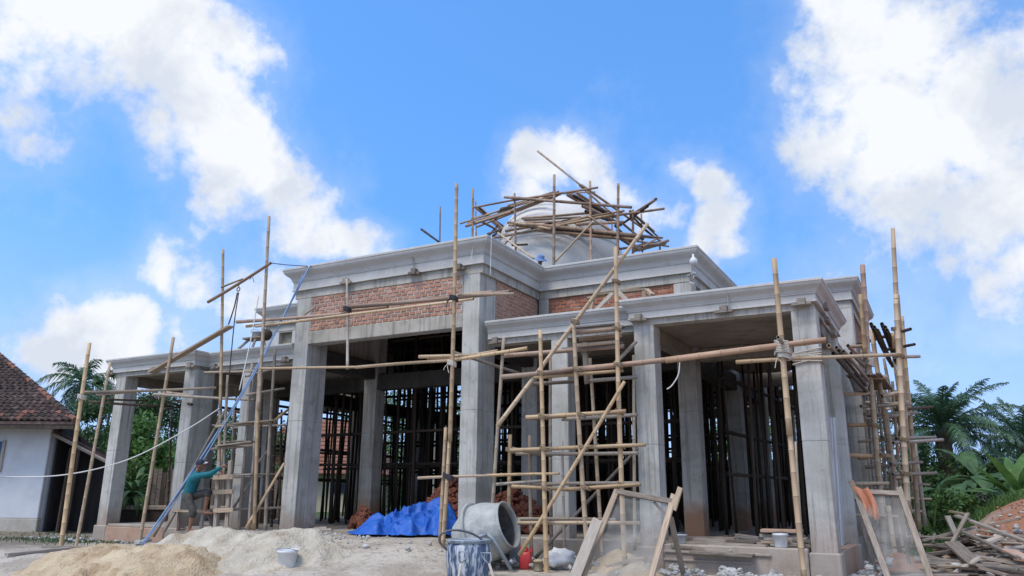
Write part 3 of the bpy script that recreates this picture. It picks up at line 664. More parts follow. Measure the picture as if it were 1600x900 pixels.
# ------------------------------------------------------------------ bamboo scaffolds
def V2(px1, py1, Y1_, px2, py2, Y2_=None): return at(px1, py1, Y1_), at(px2, py2, Y2_ if Y2_ is not None else Y1_)
def poles(t, L):
    for e in L:
        kind, a, b, c, d, y1, y2, r, m = e
        p1, p2 = V2(a, b, y1, c, d, y2)
        bamboo(t, p1, p2, r, m, kind)
G, O, D_, R_ = M_BAM, M_BAMG, M_BAMD, M_BAMR
def ground_at(px, Y, z=None):
    """foot of an upright: where its bearing meets the terrain at depth Y"""
    lo, hi = 700, 1100
    for _ in range(40):
        mid = (lo+hi)/2; p = at(px, mid, Y)
        if p.z > terrain(p.x, p.y): lo = mid
        else: hi = mid
    return at(px, lo, Y)

# 1 far left: uprights before the left pavilion
t = thing('bamboo_scaffold', 'leaning bamboo uprights tied with ledgers in front of the far left pavilion', 'scaffold', (-17.5, 11.6, 0), 'bamboo scaffolds')
poles(t, [('pole', 93, 872, 140, 536, 10.9, None, .068, G), ('pole', 117, 864, 172, 566, 12.1, None, .052, G), ('pole', 216, 862, 271, 527, 13.0, None, .058, G), ('pole', 258, 850, 268, 640, 16.2, None, .045, D_)])
poles(t, [('ledger', 126, 613, 338, 606, 11.1, 12.8, .045, O), ('ledger', 150, 617, 246, 609, 11.3, 12.2, .04, O), ('ledger', 240, 616, 398, 625, 12.8, 13.6, .05, O), ('ledger', 258, 613, 300, 618, 13.2, 13.3, .045, G),
          ('ledger', 138, 628, 272, 636, 12.3, 14.6, .045, D_), ('ledger', 230, 619, 282, 634, 14.0, 14.5, .045, D_), ('ledger', 156, 624, 230, 626, 12.5, 14.0, .04, D_), ('ledger', 250, 640, 281, 636, 13.6, 14.6, .04, O), ('ledger', 272, 625, 300, 632, 14.4, 13.4, .05, D_)])
lashing(t, at(128, 620, 10.87), .09, M_ROPE); lashing(t, at(253, 617, 13.0), .075, M_ROPE)
# 2 hoist frame with its sloping beam
t = thing('pulley_hoist', 'two tall bamboo masts carrying a sloping pulley beam above the left wing', 'hoist', (-16.0, 13.0, 0))
poles(t, [('pole', 338, 800, 345, 612, 13.1, None, .055, R_), ('pole', 344, 640, 348.5, 390, 13.05, None, .052, G), ('pole', 397, 830, 405, 585, 12.9, None, .055, G), ('pole', 404, 640, 420.5, 338, 12.85, None, .055, G),
          ('jib_beam', 325, 472, 423, 411, 13.0, 12.75, .055, R_), ('brace', 346, 449, 379, 436, 13.0, 12.95, .035, O)])
mb = MB(); pc = at(372.5, 452, 12.9); mb.tube([pc+Vector((.05*math.cos(a), 0, .05*math.sin(a))) for a in np.linspace(0, 2*PI, 15)], .014, 6); mb.tube([pc+Vector((0, 0, .05)), at(374, 442, 12.9)], .01, 5)
mb.build('pulley', M_WIRE, t, M=rel(Matrix.Identity(4), t))
tag(cable('hoist_rope', [at(371, 457, 12.9), at(366, 480, 12.9), at(357, 507, 12.95)], .016, M_ROPED), 'dark hoist rope hanging from the pulley to the sloping plank', 'rope')
tag(cable('hoist_rope', [at(373, 457, 12.9), at(366, 505, 12.85), at(357, 600, 12.8)], .013, M_ROPED), 'long dark rope hanging straight down from the pulley on the left masts', 'rope')
tag(cable('pull_rope', [at(404, 462, 12.8), at(392, 530, 12.7), at(374, 610, 12.5)], .013, M_CABLE), 'thin white rope dangling beside the right hoist mast', 'rope')
tag(cable('stay_wire', [at(423, 411, 12.75), at(450, 414, 13.1), at(482, 416, 13.5)], .011, M_WIRE), 'thin stay wire from the hoist beam to the tall cornice', 'wire')
cable('wire_tail', [at(390, 437, 12.8), at(394, 433, 12.8), at(397, 441, 12.8)], .008, M_WIRE, parent=t)
tag(plank(None, at(236, 582, 13.2), at(360, 510, 12.9), .17, .05, M_WOOD, 'inclined_plank'), 'long timber plank sloping up across the left parapet to the hoist rope', 'plank')
# 3 stair tower left of the entrance
t = thing('bamboo_scaffold', 'grey bamboo climbing tower between the left pavilion column and entrance column', 'scaffold', (-14.5, 13.2, .3), 'bamboo scaffolds')
poles(t, [('pole', 414, 838, 430, 546, 13.5, None, .058, O), ('pole', 372, 838, 394, 568, 13.4, None, .055, O), ('pole', 349, 790, 356, 586, 13.0, None, .05, O), ('pole', 388, 832, 406, 560, 13.3, None, .045, O), ('pole', 401, 832, 411, 590, 13.9, None, .04, D_),
          ('pole', 424, 832, 432, 600, 14.6, None, .045, D_), ('pole', 357, 830, 366, 640, 14.2, None, .045, O), ('pole', 436, 820, 440, 640, 15.6, None, .045, D_), ('pole', 380, 825, 388, 600, 15.4, None, .04, D_),
          ('pole', 340, 830, 347, 700, 13.6, None, .05, O), ('pole', 362, 828, 368, 650, 15.8, None, .04, O)])
poles(t, [('ledger', 320, 582, 398, 580, 13.2, 13.3, .04, O), ('ledger', 384, 588, 444, 572, 13.2, 14.4, .045, O), ('ledger', 385, 617, 445, 607, 13.2, 13.9, .04, O), ('ledger', 336, 667, 432, 660, 12.95, 13.7, .045, O), ('ledger', 338, 700, 398, 696, 12.9, 13.3, .05, O),
          ('ledger', 330, 702, 404, 690, 13.2, 13.5, .045, O), ('ledger', 333, 743, 440, 741, 13.1, 14.0, .04, O), ('ledger', 322, 798, 446, 793, 13.0, 13.9, .045, O), ('ledger', 330, 747, 412, 745, 13.8, 13.9, .04, O), ('ledger', 352, 640, 392, 648, 14.4, 14.5, .05, D_), ('ledger', 366, 668, 446, 664, 14.0, 14.4, .04, O),
          ('brace', 384, 826, 444, 724, 12.8, 13.4, .05, G), ('brace', 426, 660, 450, 640, 13.5, 14.2, .05, G), ('brace', 362, 798, 392, 752, 13.4, 13.6, .045, O), ('brace', 402, 724, 420, 702, 13.6, 13.8, .035, O)])
for (a, b, c, d, y1, y2) in [(340, 697, 396, 690, 12.9, 13.1), (344, 692, 388, 688, 13.2, 13.3), (336, 665, 430, 657, 13.1, 13.5), (336, 745, 396, 741, 13.0, 13.2)]:
    plank(t, at(a, b, y1), at(c, d, y2), .2, .03, M_WOODG)
# short step ladder the man climbs
lad = thing('step_ladder', 'rough short wooden ladder standing against the climbing tower under the climber', 'ladder', at(345, 800, 12.85))
for (x1, x2) in ((336, 342), (354, 360)): plank(lad, at(x1, 826, 12.9), at(x2, 720, 12.95), .1, .05, M_WOODG, 'stile', up=Vector((0, 1, 0)))
for (ya) in (745, 768, 797): plank(lad, at(334, ya+1, 12.84), at(364, ya, 12.84), .1, .035, M_WOOD, 'rung', up=Vector((0, 1, 0)))
def trestle(label, c1, c2, Y, zb):
    p, q = at(*c1, Y), at(*c2, Y); q.z = p.z; t = thing('trestle', label, 'trestle', (p.x, p.y, zb))
    plank(t, p, q, .22, .05, M_WOOD, 'top_plank')
    d = (q-p).normalized()
    for f, s in ((.08, -1), (.92, 1)):
        c = p+(q-p)*f
        for sy in (-1, 1): plank(t, c+Vector((0, sy*.07, -.03)), Vector((c.x+d.x*s*.14, c.y+sy*.2, zb)), .09, .05, M_WOODG, 'leg', up=Vector((0, 1, 0)))
    return t
trestle('low plank trestle standing behind the legs of the climbing man', (273, 798), (326, 797), 13.15, .34)
# 4 masts and ledgers before the entrance
t = thing('bamboo_scaffold', 'tall central bamboo mast with long ledgers across the open entrance bay', 'scaffold', (-8.0, 12.6, 0), 'bamboo scaffolds')
poles(t, [('pole', 687, 930, 705, 645, 12.3, None, .058, G), ('pole', 703, 690, 713.5, 287, 12.25, None, .056, G), ('pole', 683, 930, 696.5, 668, 12.4, None, .05, G), ('pole', 543, 577, 542, 436, 12.9, 13.3, .045, O)])
poles(t, [('ledger', 370, 503, 545, 489, 13.3, 13.1, .06, R_), ('ledger', 385, 510, 545, 494, 13.35, 13.2, .05, G), ('ledger', 540, 480, 797, 456, 13.1, 12.7, .07, R_), ('ledger', 400, 510, 740, 467, 13.2, 12.6, .045, G), ('ledger', 548, 485, 606, 479, 13.3, 13.2, .055, R_), ('ledger', 706, 463, 770, 456, 12.95, 12.9, .05, R_), ('ledger', 716, 461, 804, 459, 12.4, 12.6, .045, G),
          ('ledger', 405, 576, 560, 573.5, 12.85, 12.75, .043, G), ('ledger', 556, 574, 708, 563, 12.7, 12.35, .047, G), ('ledger', 700, 564, 824, 544, 12.4, 12.5, .05, G), ('ledger', 655, 557.5, 742, 555, 12.45, 12.5, .05, G), ('ledger', 668, 561, 716, 560, 12.55, 12.6, .045, R_), ('ledger', 710, 551, 820, 586, 12.5, 14.2, .045, O), ('ledger', 735, 556, 778, 548, 12.6, 12.7, .05, G),
          ('ledger', 653, 747, 766, 743, 12.3, 12.45, .038, G), ('ledger', 760, 743, 874, 740, 12.45, 12.6, .038, G), ('brace', 463, 500, 492, 480, 13.3, 13.5, .04, O)])
for p, ax in ((at(706, 568, 12.27), 1), (at(709, 466, 12.25), 0), (at(543, 483, 13.1), 0)): lashing(t, p, .085, M_ROPE if ax else M_ROPED)
for (a, b) in ((698, 744), (703, 746)): lashing(t, at(a, b, 12.3), .07, M_ROPED, tail=False)
# 5 front grid before the right recess
t = thing('bamboo_scaffold', 'fresh yellow bamboo grid scaffold standing before the right recessed bay', 'scaffold', (-5.6, 12.3, 0), 'bamboo scaffolds')
poles(t, [('pole', 855, 930, 844, 516, 12.0, None, .06, G), ('pole', 920, 890, 896, 498, 12.25, None, .062, G), ('pole', 977, 900, 962, 386, 12.5, None, .062, G), ('pole', 795, 880, 797, 679, 12.8, None, .055, G), ('pole', 831, 880, 828, 680, 13.0, None, .048, O),
          ('pole', 942, 880, 922, 560, 13.35, None, .052, G), ('pole', 862, 880, 860, 560, 13.35, None, .05, O), ('pole', 992, 860, 990, 555, 13.4, None, .045, O), ('pole', 767, 830, 787, 528, 12.55, None, .05, O), ('post', 918, 600, 913, 536, 13.1, None, .085, O), ('pole', 882, 870, 878, 690, 13.3, None, .04, O)])
poles(t, [('ledger', 784, 589, 900, 577, 12.25, 12.35, .062, R_), ('ledger', 880, 579, 1060, 560, 12.4, 12.75, .07, R_), ('ledger', 1040, 563, 1291, 531, 12.7, 12.85, .075, R_),
          ('ledger', 785, 556, 975, 541, 12.7, 13.0, .06, R_), ('ledger', 900, 540, 965, 534, 12.8, 12.9, .05, G), ('ledger', 835, 590, 974, 579, 12.3, 12.6, .048, G), ('ledger', 833, 600, 900, 596, 12.5, 12.9, .05, O), ('ledger', 920, 595, 996, 589, 13.1, 13.4, .05, O),
          ('ledger', 822, 652, 978, 642, 12.1, 12.4, .048, G), ('ledger', 878, 655, 996, 648, 13.2, 13.4, .05, O), ('ledger', 824, 654, 884, 650, 12.4, 13.2, .05, R_), ('ledger', 797, 704, 1009, 695, 12.1, 12.45, .05, G), ('ledger', 806, 709, 997, 708, 13.0, 13.3, .047, O), ('ledger', 800, 701, 862, 712, 12.4, 13.2, .045, O),
          ('ledger', 800, 760, 890, 765, 12.2, 12.3, .046, G), ('ledger', 884, 765, 1001, 757, 12.3, 12.5, .046, G), ('ledger', 835, 757, 1000, 755, 13.0, 13.3, .045, O), ('ledger', 773, 757, 850, 751, 12.7, 12.9, .04, O), ('ledger', 809, 817, 1001, 817, 12.05, 12.4, .043, G), ('ledger', 809, 811, 962, 812, 12.9, 13.3, .043, O),
          ('ledger', 895, 520, 972, 513, 12.6, 12.8, .06, R_), ('ledger', 905, 531, 972, 524, 12.9, 13.1, .06, R_),
          ('brace', 777, 666, 1012, 349, 12.2, 12.75, .055, G), ('brace', 811, 868, 976, 596, 11.9, 12.4, .048, G), ('brace', 836, 872, 997, 700, 13.3, 13.45, .045, O), ('brace', 957, 572, 994, 534, 12.9, 13.3, .05, O), ('brace', 912, 560, 925, 545, 13.1, 13.1, .04, O), ('brace', 905, 545, 915, 560, 13.1, 13.1, .04, O)])
for (a, b, c, d, y1, y2) in [(890, 518, 975, 511, 12.7, 12.95), (900, 513, 968, 507, 13.0, 13.2), (880, 546, 974, 537, 13.0, 13.2), (866, 585, 900, 580, 12.5, 12.7), (800, 703, 832, 700, 12.5, 12.9), (824, 650, 866, 648, 12.5, 12.9)]: plank(t, at(a, b, y1), at(c, d, y2), .2, .03, M_WOODG)
for (x, y, Y) in [(846, 583, 12.0), (902, 577, 12.25), (966, 571, 12.5), (848, 651, 12.0), (909, 648, 12.25), (968, 644, 12.5), (851, 701, 12.0), (912, 699, 12.25), (970, 697, 12.5), (853, 763, 12.0), (916, 762, 12.25), (972, 757, 12.5), (797, 704, 12.2), (899, 503, 12.25), (963, 440, 12.5), (964, 514, 12.5)]: lashing(t, at(x, y, Y), .075, M_NODE, 3, tail=False, h=.06)
# 6 right front upright with its ledger
t = thing('bamboo_scaffold', 'single bamboo upright lashed beside the right front corner column', 'scaffold', (-2.3, 13.0, 0), 'bamboo scaffolds')
poles(t, [('pole', 1257, 905, 1232, 650, 12.9, None, .062, G), ('pole', 1234, 680, 1209.5, 404, 12.85, None, .066, G), ('ledger', 1150, 566, 1234, 561, 13.2, 13.25, .05, G), ('ledger', 1222, 561, 1402, 554, 13.2, 13.42, .042, G), ('pole', 1254, 860, 1243, 690, 13.6, None, .03, O), ('ledger', 1216, 527, 1231, 548, 12.4, 13.3, .045, O)])
lashing(t, at(1224, 543, 12.86), .13, M_ROPE, 8, h=.2); lashing(t, at(1225, 556, 12.86), .1, M_ROPE, 6)
mb = MB(); c0 = Vector((-1.795, 13.76, at(1262, 556, 13.5).z))
for k in range(7):
    z = c0.z+(k-3)*.03+PR.uniform(-.02, .02); s = .02*(k % 3); d = PR.uniform(-.05, .05)
    mb.tube([(-2.02-s*.2, 13.53, z+d), (-1.57, 13.53, z-d), (-1.57, 13.99, z), (-2.02, 13.99, z+d*.5), (-2.02-s*.2, 13.53, z+d)], .012, 5)
tag(mb.build('rope_binding', M_ROPE), 'pale rope wound round the right front corner column near its top', 'rope')
# 7 side scaffold along the right flank
t = thing('bamboo_scaffold', 'crowded bamboo side scaffold climbing past the right flank of the hall', 'scaffold', (-.9, 18.0, 0), 'bamboo scaffolds')
poles(t, [('pole', 1383, 885, 1355, 540, 17.5, None, .075, G), ('pole', 1357, 600, 1347.5, 414, 17.5, None, .08, R_), ('pole', 1352, 560, 1344, 460, 17.3, None, .06, G), ('pole', 1412, 875, 1384, 640, 18.5, None, .065, G), ('pole', 1389, 690, 1362, 515, 18.5, None, .07, G),
          ('pole', 1419, 800, 1400, 460, 18.0, None, .085, G), ('pole', 1401, 475, 1395, 357, 18.0, None, .07, G), ('pole', 1418, 700, 1403, 461, 18.3, None, .06, G), ('pole', 1436, 828, 1419, 610, 19.5, None, .07, G), ('pole', 1422, 650, 1409, 494, 19.5, None, .065, G), ('pole', 1446, 822, 1429, 690, 21.0, None, .06, O),
          ('pole', 1396, 650, 1381, 560, 21, None, .05, O), ('pole', 1404, 870, 1380, 640, 19.6, None, .06, O), ('pole', 1393, 860, 1372, 620, 20.5, None, .05, O), ('pole', 1400, 880, 1388, 790, 17.0, None, .07, G), ('pole', 1424, 845, 1408, 640, 22, None, .055, O), ('pole', 1398, 640, 1383, 568, 23, None, .045, D_), ('pole', 1409, 648, 1396, 560, 22, None, .045, O), ('pole', 1397, 545, 1395, 520, 18.5, None, .05, G)])
poles(t, [('ledger', 1340, 538, 1423, 514, 19.5, 18.2, .055, D_), ('ledger', 1382, 547, 1429, 538, 19.5, 18.4, .05, D_), ('ledger', 1396, 558, 1437, 557, 18.2, 18.6, .055, O), ('ledger', 1330, 542, 1352, 540, 17.4, 17.4, .05, R_), ('ledger', 1362, 589, 1385, 589, 17.6, 17.8, .07, G), ('ledger', 1378, 619, 1413, 612, 17.9, 18.2, .065, G),
          ('ledger', 1317, 616, 1360, 614, 17.0, 17.5, .06, G), ('ledger', 1345, 635, 1425, 631, 17.4, 18.4, .05, O), ('ledger', 1376, 634, 1420, 628, 18.3, 18.3, .06, G), ('ledger', 1350, 647, 1434, 645, 18.6, 19.6, .045, O), ('ledger', 1319, 664, 1365, 664, 17.2, 17.6, .06, G), ('ledger', 1380, 651, 1421, 648, 18.6, 19, .05, O), ('ledger', 1400, 685, 1462, 683, 18.6, 20, .05, O), ('ledger', 1396, 692, 1473, 687, 18.2, 20.2, .05, O), ('ledger', 1324, 711, 1378, 713, 17.2, 17.7, .065, G),
          ('ledger', 1392, 725, 1441, 722, 18.2, 19.4, .05, O), ('ledger', 1395, 741, 1463, 739, 18.3, 19.9, .05, O), ('ledger', 1400, 747, 1421, 746, 18.1, 18.1, .06, G), ('ledger', 1335, 756, 1388, 755, 17.0, 17.6, .055, G), ('ledger', 1333, 805, 1403, 807, 16.8, 17.6, .045, G), ('ledger', 1352, 730, 1400, 727, 18.5, 18.6, .05, O), ('ledger', 1398, 840, 1424, 839, 18.6, 18.8, .05, O), ('ledger', 1340, 690, 1398, 686, 18.8, 18.9, .045, O)])
SS = random.Random(31)
for k in range(12):
    xk = SS.uniform(1350, 1418); Yk = SS.uniform(19, 24); bamboo(t, at(xk+18, 850, Yk), at(xk+SS.uniform(-6, 4), SS.uniform(560, 640), Yk), .05, SS.choice((O, O, D_, G)), 'pole')
for k in range(20):
    xk = SS.uniform(1335, 1400); yk = SS.uniform(600, 800); Yk = SS.uniform(18.5, 22); bamboo(t, at(xk, yk, Yk), at(xk+SS.uniform(30, 62), yk+SS.uniform(-6, 4), Yk+SS.uniform(.0, 1.0)), .045, SS.choice((O, O, D_, G)), 'ledger')
for k in range(5):
    xk = SS.uniform(1350, 1395); yk = SS.uniform(640, 760); bamboo(t, at(xk, yk+70, 19.5), at(xk+SS.uniform(20, 45), yk, 20.5), .04, O, 'brace')
for k, (a, b) in enumerate([(1295, 540), (1307, 543), (1311, 548), (1318, 549), (1325, 540), (1302, 552), (1330, 552)]):
    p = atX(a, b, -1.42+.0*k+.045*(k % 4)); q = Vector((p.x+.10+.05*k*.3, 17.3+.15*k, p.z-.12-.03*(k % 3))); bamboo(t, p, q, .05, [O, R_, D_][k % 3], 'ledger')
for k, x in enumerate([1361, 1366, 1371, 1378, 1383, 1386]):
    p = at(x, 506+(k % 3)*5, 17.9); bamboo(t, p, Vector((p.x+.1-.02*k, 21.5, p.z-.25)), .055, D_, 'ledger')
for k in range(6):
    p = at(1314+k*5, 588, 17.2); plank(t, Vector((-1.5+.11*k, 17.1, p.z+.02*(k % 2))), Vector((-1.45+.11*k, 20.0, p.z+.05)), .1, .03, M_WOODG)
lashing(t, at(1353, 556, 17.45), .12, M_ROPE, 7, h=.2); lashing(t, at(1358, 566, 17.45), .1, M_ROPE, 5, h=.15)
for (x, y, Y) in [(1384, 712, 17.5), (1364, 664, 17.5), (1412, 687, 18), (1415, 740, 18), (1405, 556, 18), (1401, 515, 18.05)]: lashing(t, at(x, y, Y), .1, M_NODE, 3, tail=False, h=.07)
pb = at(1345, 612, 17.4); bk = thing('mortar_bucket', 'grey bucket standing on the side scaffold deck beside the right flank', 'bucket', pb)
mb = MB(); mb.lathe([(0, 0), (.13, 0), (.19, .26), (.2, .27), (.185, .262), (.12, .02), (0, .02)], 18); mb.build('pail', M_GREYPL, bk, True)
# 8 dome scaffold
t = thing('bamboo_scaffold', 'tangled brown bamboo scaffold ringing the pale dome on the roof', 'scaffold', (DC[0], 20.5, 5.99), 'bamboo scaffolds')
RZ = 5.99
def upright(x1, y1, Y, xb, r=.05, m=R_):
    p = at(x1, y1, Y); lo, hi = y1, 700
    for _ in range(30):
        mid = (lo+hi)/2
        if at(xb, mid, Y).z > RZ: lo = mid
        else: hi = mid
    dx = (xb-x1)
    bamboo(t, at(xb, lo, Y), p, r, m, 'pole')
for e in [(804, 302, 19.9, 808, .05), (866, 273, 19.6, 864, .065), (922, 283, 20.0, 924, .06), (966, 287, 20.2, 965, .06), (989, 328, 20.8, 989, .055), (1002, 334, 22.5, 1008, .05), (1031, 373, 23.5, 1032, .05), (739, 295, 20.2, 738, .055), (743, 313, 22.5, 746, .05), (688, 323, 21.0, 686, .04), (924, 305, 25.4, 924, .05), (830, 320, 25.4, 830, .05), (956, 330, 25.0, 957, .05)]: upright(*e)
poles(t, [('brace', 658, 358, 686, 378, 21, 21, .055, D_), ('brace', 840, 236, 912, 293, 20.2, 20.0, .045, R_), ('brace', 905, 289, 960, 337, 20.1, 20.6, .045, R_), ('brace', 908, 289, 1032, 377, 20.2, 23.4, .055, R_),
          ('ledger', 741, 324, 805, 312, 20.2, 19.9, .05, R_), ('ledger', 800, 313, 934, 293, 19.9, 19.9, .055, R_), ('ledger', 788, 308, 870, 315, 20.0, 19.8, .06, R_), ('ledger', 800, 309, 987, 324, 19.8, 20.2, .07, R_), ('ledger', 728, 353, 800, 331, 20.4, 20.0, .075, R_), ('ledger', 790, 334, 876, 303, 20.1, 20.0, .065, R_), ('ledger', 731, 349, 812, 325, 20.6, 20.4, .06, R_), ('ledger', 810, 326, 873, 299, 20.3, 20.3, .05, R_),
          ('ledger', 770, 372, 860, 355, 20.2, 19.9, .06, R_), ('ledger', 855, 356, 960, 335, 19.9, 20.3, .055, G), ('ledger', 950, 338, 1038, 326, 20.3, 21.2, .055, R_), ('ledger', 806, 348, 862, 358, 19.9, 19.7, .06, G), ('ledger', 822, 350, 1002, 369, 19.7, 20.4, .08, R_), ('ledger', 840, 360, 998, 375, 19.9, 20.6, .07, R_), ('ledger', 823, 347, 878, 346, 20.2, 20.1, .05, R_), ('ledger', 862, 352, 908, 342, 20.0, 20.2, .06, R_), ('ledger', 850, 351, 905, 341, 20.3, 20.6, .05, D_), ('ledger', 900, 351, 974, 347, 20.2, 20.4, .07, R_), ('ledger', 830, 356, 998, 369, 20.1, 20.8, .07, D_),
          ('ledger', 887, 303, 950, 337, 20.4, 22.5, .06, R_), ('ledger', 896, 306, 958, 340, 20.4, 22.5, .06, D_), ('ledger', 902, 302, 966, 342, 20.3, 22.8, .055, R_), ('ledger', 910, 322, 962, 346, 20.5, 22.0, .07, R_), ('ledger', 915, 330, 970, 352, 20.4, 22.4, .07, D_),
          ('ledger', 1025, 311, 985, 338, 20.2, 22.5, .06, D_), ('ledger', 1012, 322, 972, 350, 20.3, 22.5, .06, D_), ('ledger', 1024, 312, 990, 333, 20.0, 21.4, .05, R_), ('brace', 917, 336, 962, 366, 19.9, 20.3, .05, R_), ('brace', 930, 345, 975, 374, 20.0, 20.4, .05, R_), ('brace', 943, 352, 1000, 392, 20.2, 21.2, .06, R_), ('brace', 955, 364, 992, 388, 20.3, 21.4, .05, D_), ('brace', 864, 412, 926, 347, 19.6, 20.0, .048, G), ('brace', 965, 411, 1012, 350, 19.8, 20.3, .055, G),
          ('ledger', 968, 389, 1030, 381, 20.8, 22.5, .05, R_), ('ledger', 990, 392, 1044, 376, 21.5, 23.0, .07, R_), ('ledger', 988, 386, 1034, 378, 22.0, 23.6, .06, D_), ('ledger', 1000, 390, 1040, 380, 22.0, 23.4, .07, R_), ('brace', 1004, 386, 1024, 374, 21.0, 22.0, .05, R_), ('ledger', 974, 350, 1001, 372, 20.6, 21.6, .05, R_),
          ('ledger', 762, 366, 790, 355, 20.4, 22.0, .06, R_), ('ledger', 770, 369, 788, 357, 20.3, 21.8, .055, D_), ('ledger', 750, 345, 782, 362, 20.6, 21.4, .06, R_), ('brace', 764, 368, 778, 352, 20.8, 21.4, .05, D_), ('brace', 787, 383, 808, 362, 20.0, 20.1, .04, R_), ('brace', 778, 364, 834, 404, 20.2, 19.4, .045, G), ('ledger', 800, 383, 824, 382, 19.9, 19.9, .05, D_), ('ledger', 865, 302, 930, 300, 24.8, 25.0, .05, R_), ('ledger', 780, 340, 830, 322, 22.0, 24.8, .05, R_)])
for (x1, y1, x2, y2, ya, yb, n) in [(800, 350, 1003, 371, 19.75, 20.6, 7), (770, 370, 965, 336, 20.3, 20.6, 4), (728, 352, 876, 304, 20.4, 20.2, 5), (888, 305, 960, 342, 20.4, 22.6, 6), (985, 330, 1030, 372, 20.8, 23.4, 4), (745, 325, 790, 362, 20.4, 22.6, 4), (820, 345, 920, 340, 20.2, 20.4, 4), (960, 352, 1000, 392, 20.4, 21.6, 4), (785, 322, 870, 300, 20.6, 20.6, 3), (975, 372, 1040, 378, 20.9, 23.2, 4)]:
    for k in range(n):
        f0, f1 = PR.uniform(-.06, .2), PR.uniform(.75, 1.08); dy = PR.uniform(-6, 6); dz = PR.uniform(0, .9); g_ = lambda f, j: (x1+(x2-x1)*f, y1+(y2-y1)*f+dy+j)
        q0, q1 = g_(f0, PR.uniform(-4, 4)), g_(f1, PR.uniform(-4, 4)); bamboo(t, at(*q0, ya+(yb-ya)*f0+dz), at(*q1, ya+(yb-ya)*f1+dz), PR.uniform(.045, .065), PR.choice((R_, R_, R_, D_, O)), 'ledger') if k % 3 != 2 else None
sh = MB(); p = at(781, 330, 20.6); sh.tube([p+Vector((-.2, 0, -.25)), p+Vector((.1, .0, .0)), p+Vector((.6, .0, .1))], [.03, .12, .03], 6)
tag(sh.build('tarp_roll', M_BAMD), 'dark rolled sheet draped over the left end of the dome scaffold', 'sheet')
# 9 shoring that props the roofs inside
t = thing('bamboo_shoring', 'dense dark bamboo shoring inside the hall propping the high roof', 'scaffold', (-10.9, 22, .43), 'bamboo scaffolds')
SR = random.Random(5)
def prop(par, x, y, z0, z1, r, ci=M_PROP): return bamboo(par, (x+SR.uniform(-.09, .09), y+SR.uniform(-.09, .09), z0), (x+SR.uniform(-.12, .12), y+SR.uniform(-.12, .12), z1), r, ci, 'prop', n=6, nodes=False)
c = 0
for i in range(17):
    for j_ in range(17):
        x = -16.7+i*.73; y = 17.3+j_*.72
        if abs(x+10.9) < .0: continue
        prop(t, x+SR.uniform(-.2, .2), y+SR.uniform(-.2, .2), .43, 5.85, SR.uniform(.045, .068)); c += 1
for z in (2.0, 2.9, 4.4, 5.5):
    for j_ in range(0, 15, 2):
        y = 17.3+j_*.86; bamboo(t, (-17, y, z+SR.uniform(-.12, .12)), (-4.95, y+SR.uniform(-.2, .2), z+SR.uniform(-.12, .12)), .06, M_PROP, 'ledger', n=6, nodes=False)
mb = MB()
for k in range(40):
    x = -17+SR.uniform(0, 12); y = 17+SR.uniform(0, 12); mb.box(x, y, 5.78, x+2.2, y+.2, 5.81)
tag(mb.build('formwork_boards', M_DARKWD, t, M=rel(Matrix.Identity(4), t)), kind='stuff')
for nm, x0, x1, y0, y1, nx, ny, lab in [('left', -19.6, -17.6, 17.0, 28.5, 4, 12, 'dark bamboo props under the low roof on the left side of the hall'), ('right', -4.1, -2.3, 17.2, 28.5, 4, 12, 'dark bamboo props under the low roof on the right side of the hall'),
                                       ('rear', -17, -4.8, 29.5, 31.0, 36, 4, 'row of dark bamboo props under the rear low roof beyond the hall')]:
    t2 = thing('bamboo_shoring', lab, 'scaffold', ((x0+x1)/2, (y0+y1)/2, .43), 'bamboo scaffolds')
    for i in range(nx):
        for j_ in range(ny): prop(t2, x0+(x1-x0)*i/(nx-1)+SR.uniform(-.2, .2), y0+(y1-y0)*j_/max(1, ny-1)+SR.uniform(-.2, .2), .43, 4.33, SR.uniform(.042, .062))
    for z in (1.7, 2.6, 3.8): bamboo(t2, (x0, y0, z), (x0+.2, y1, z+.1), .06, M_PROP, 'ledger', n=6, nodes=False); bamboo(t2, (x1, y0, z), (x1-.1, y1, z-.1), .06, M_PROP, 'ledger', n=6, nodes=False)

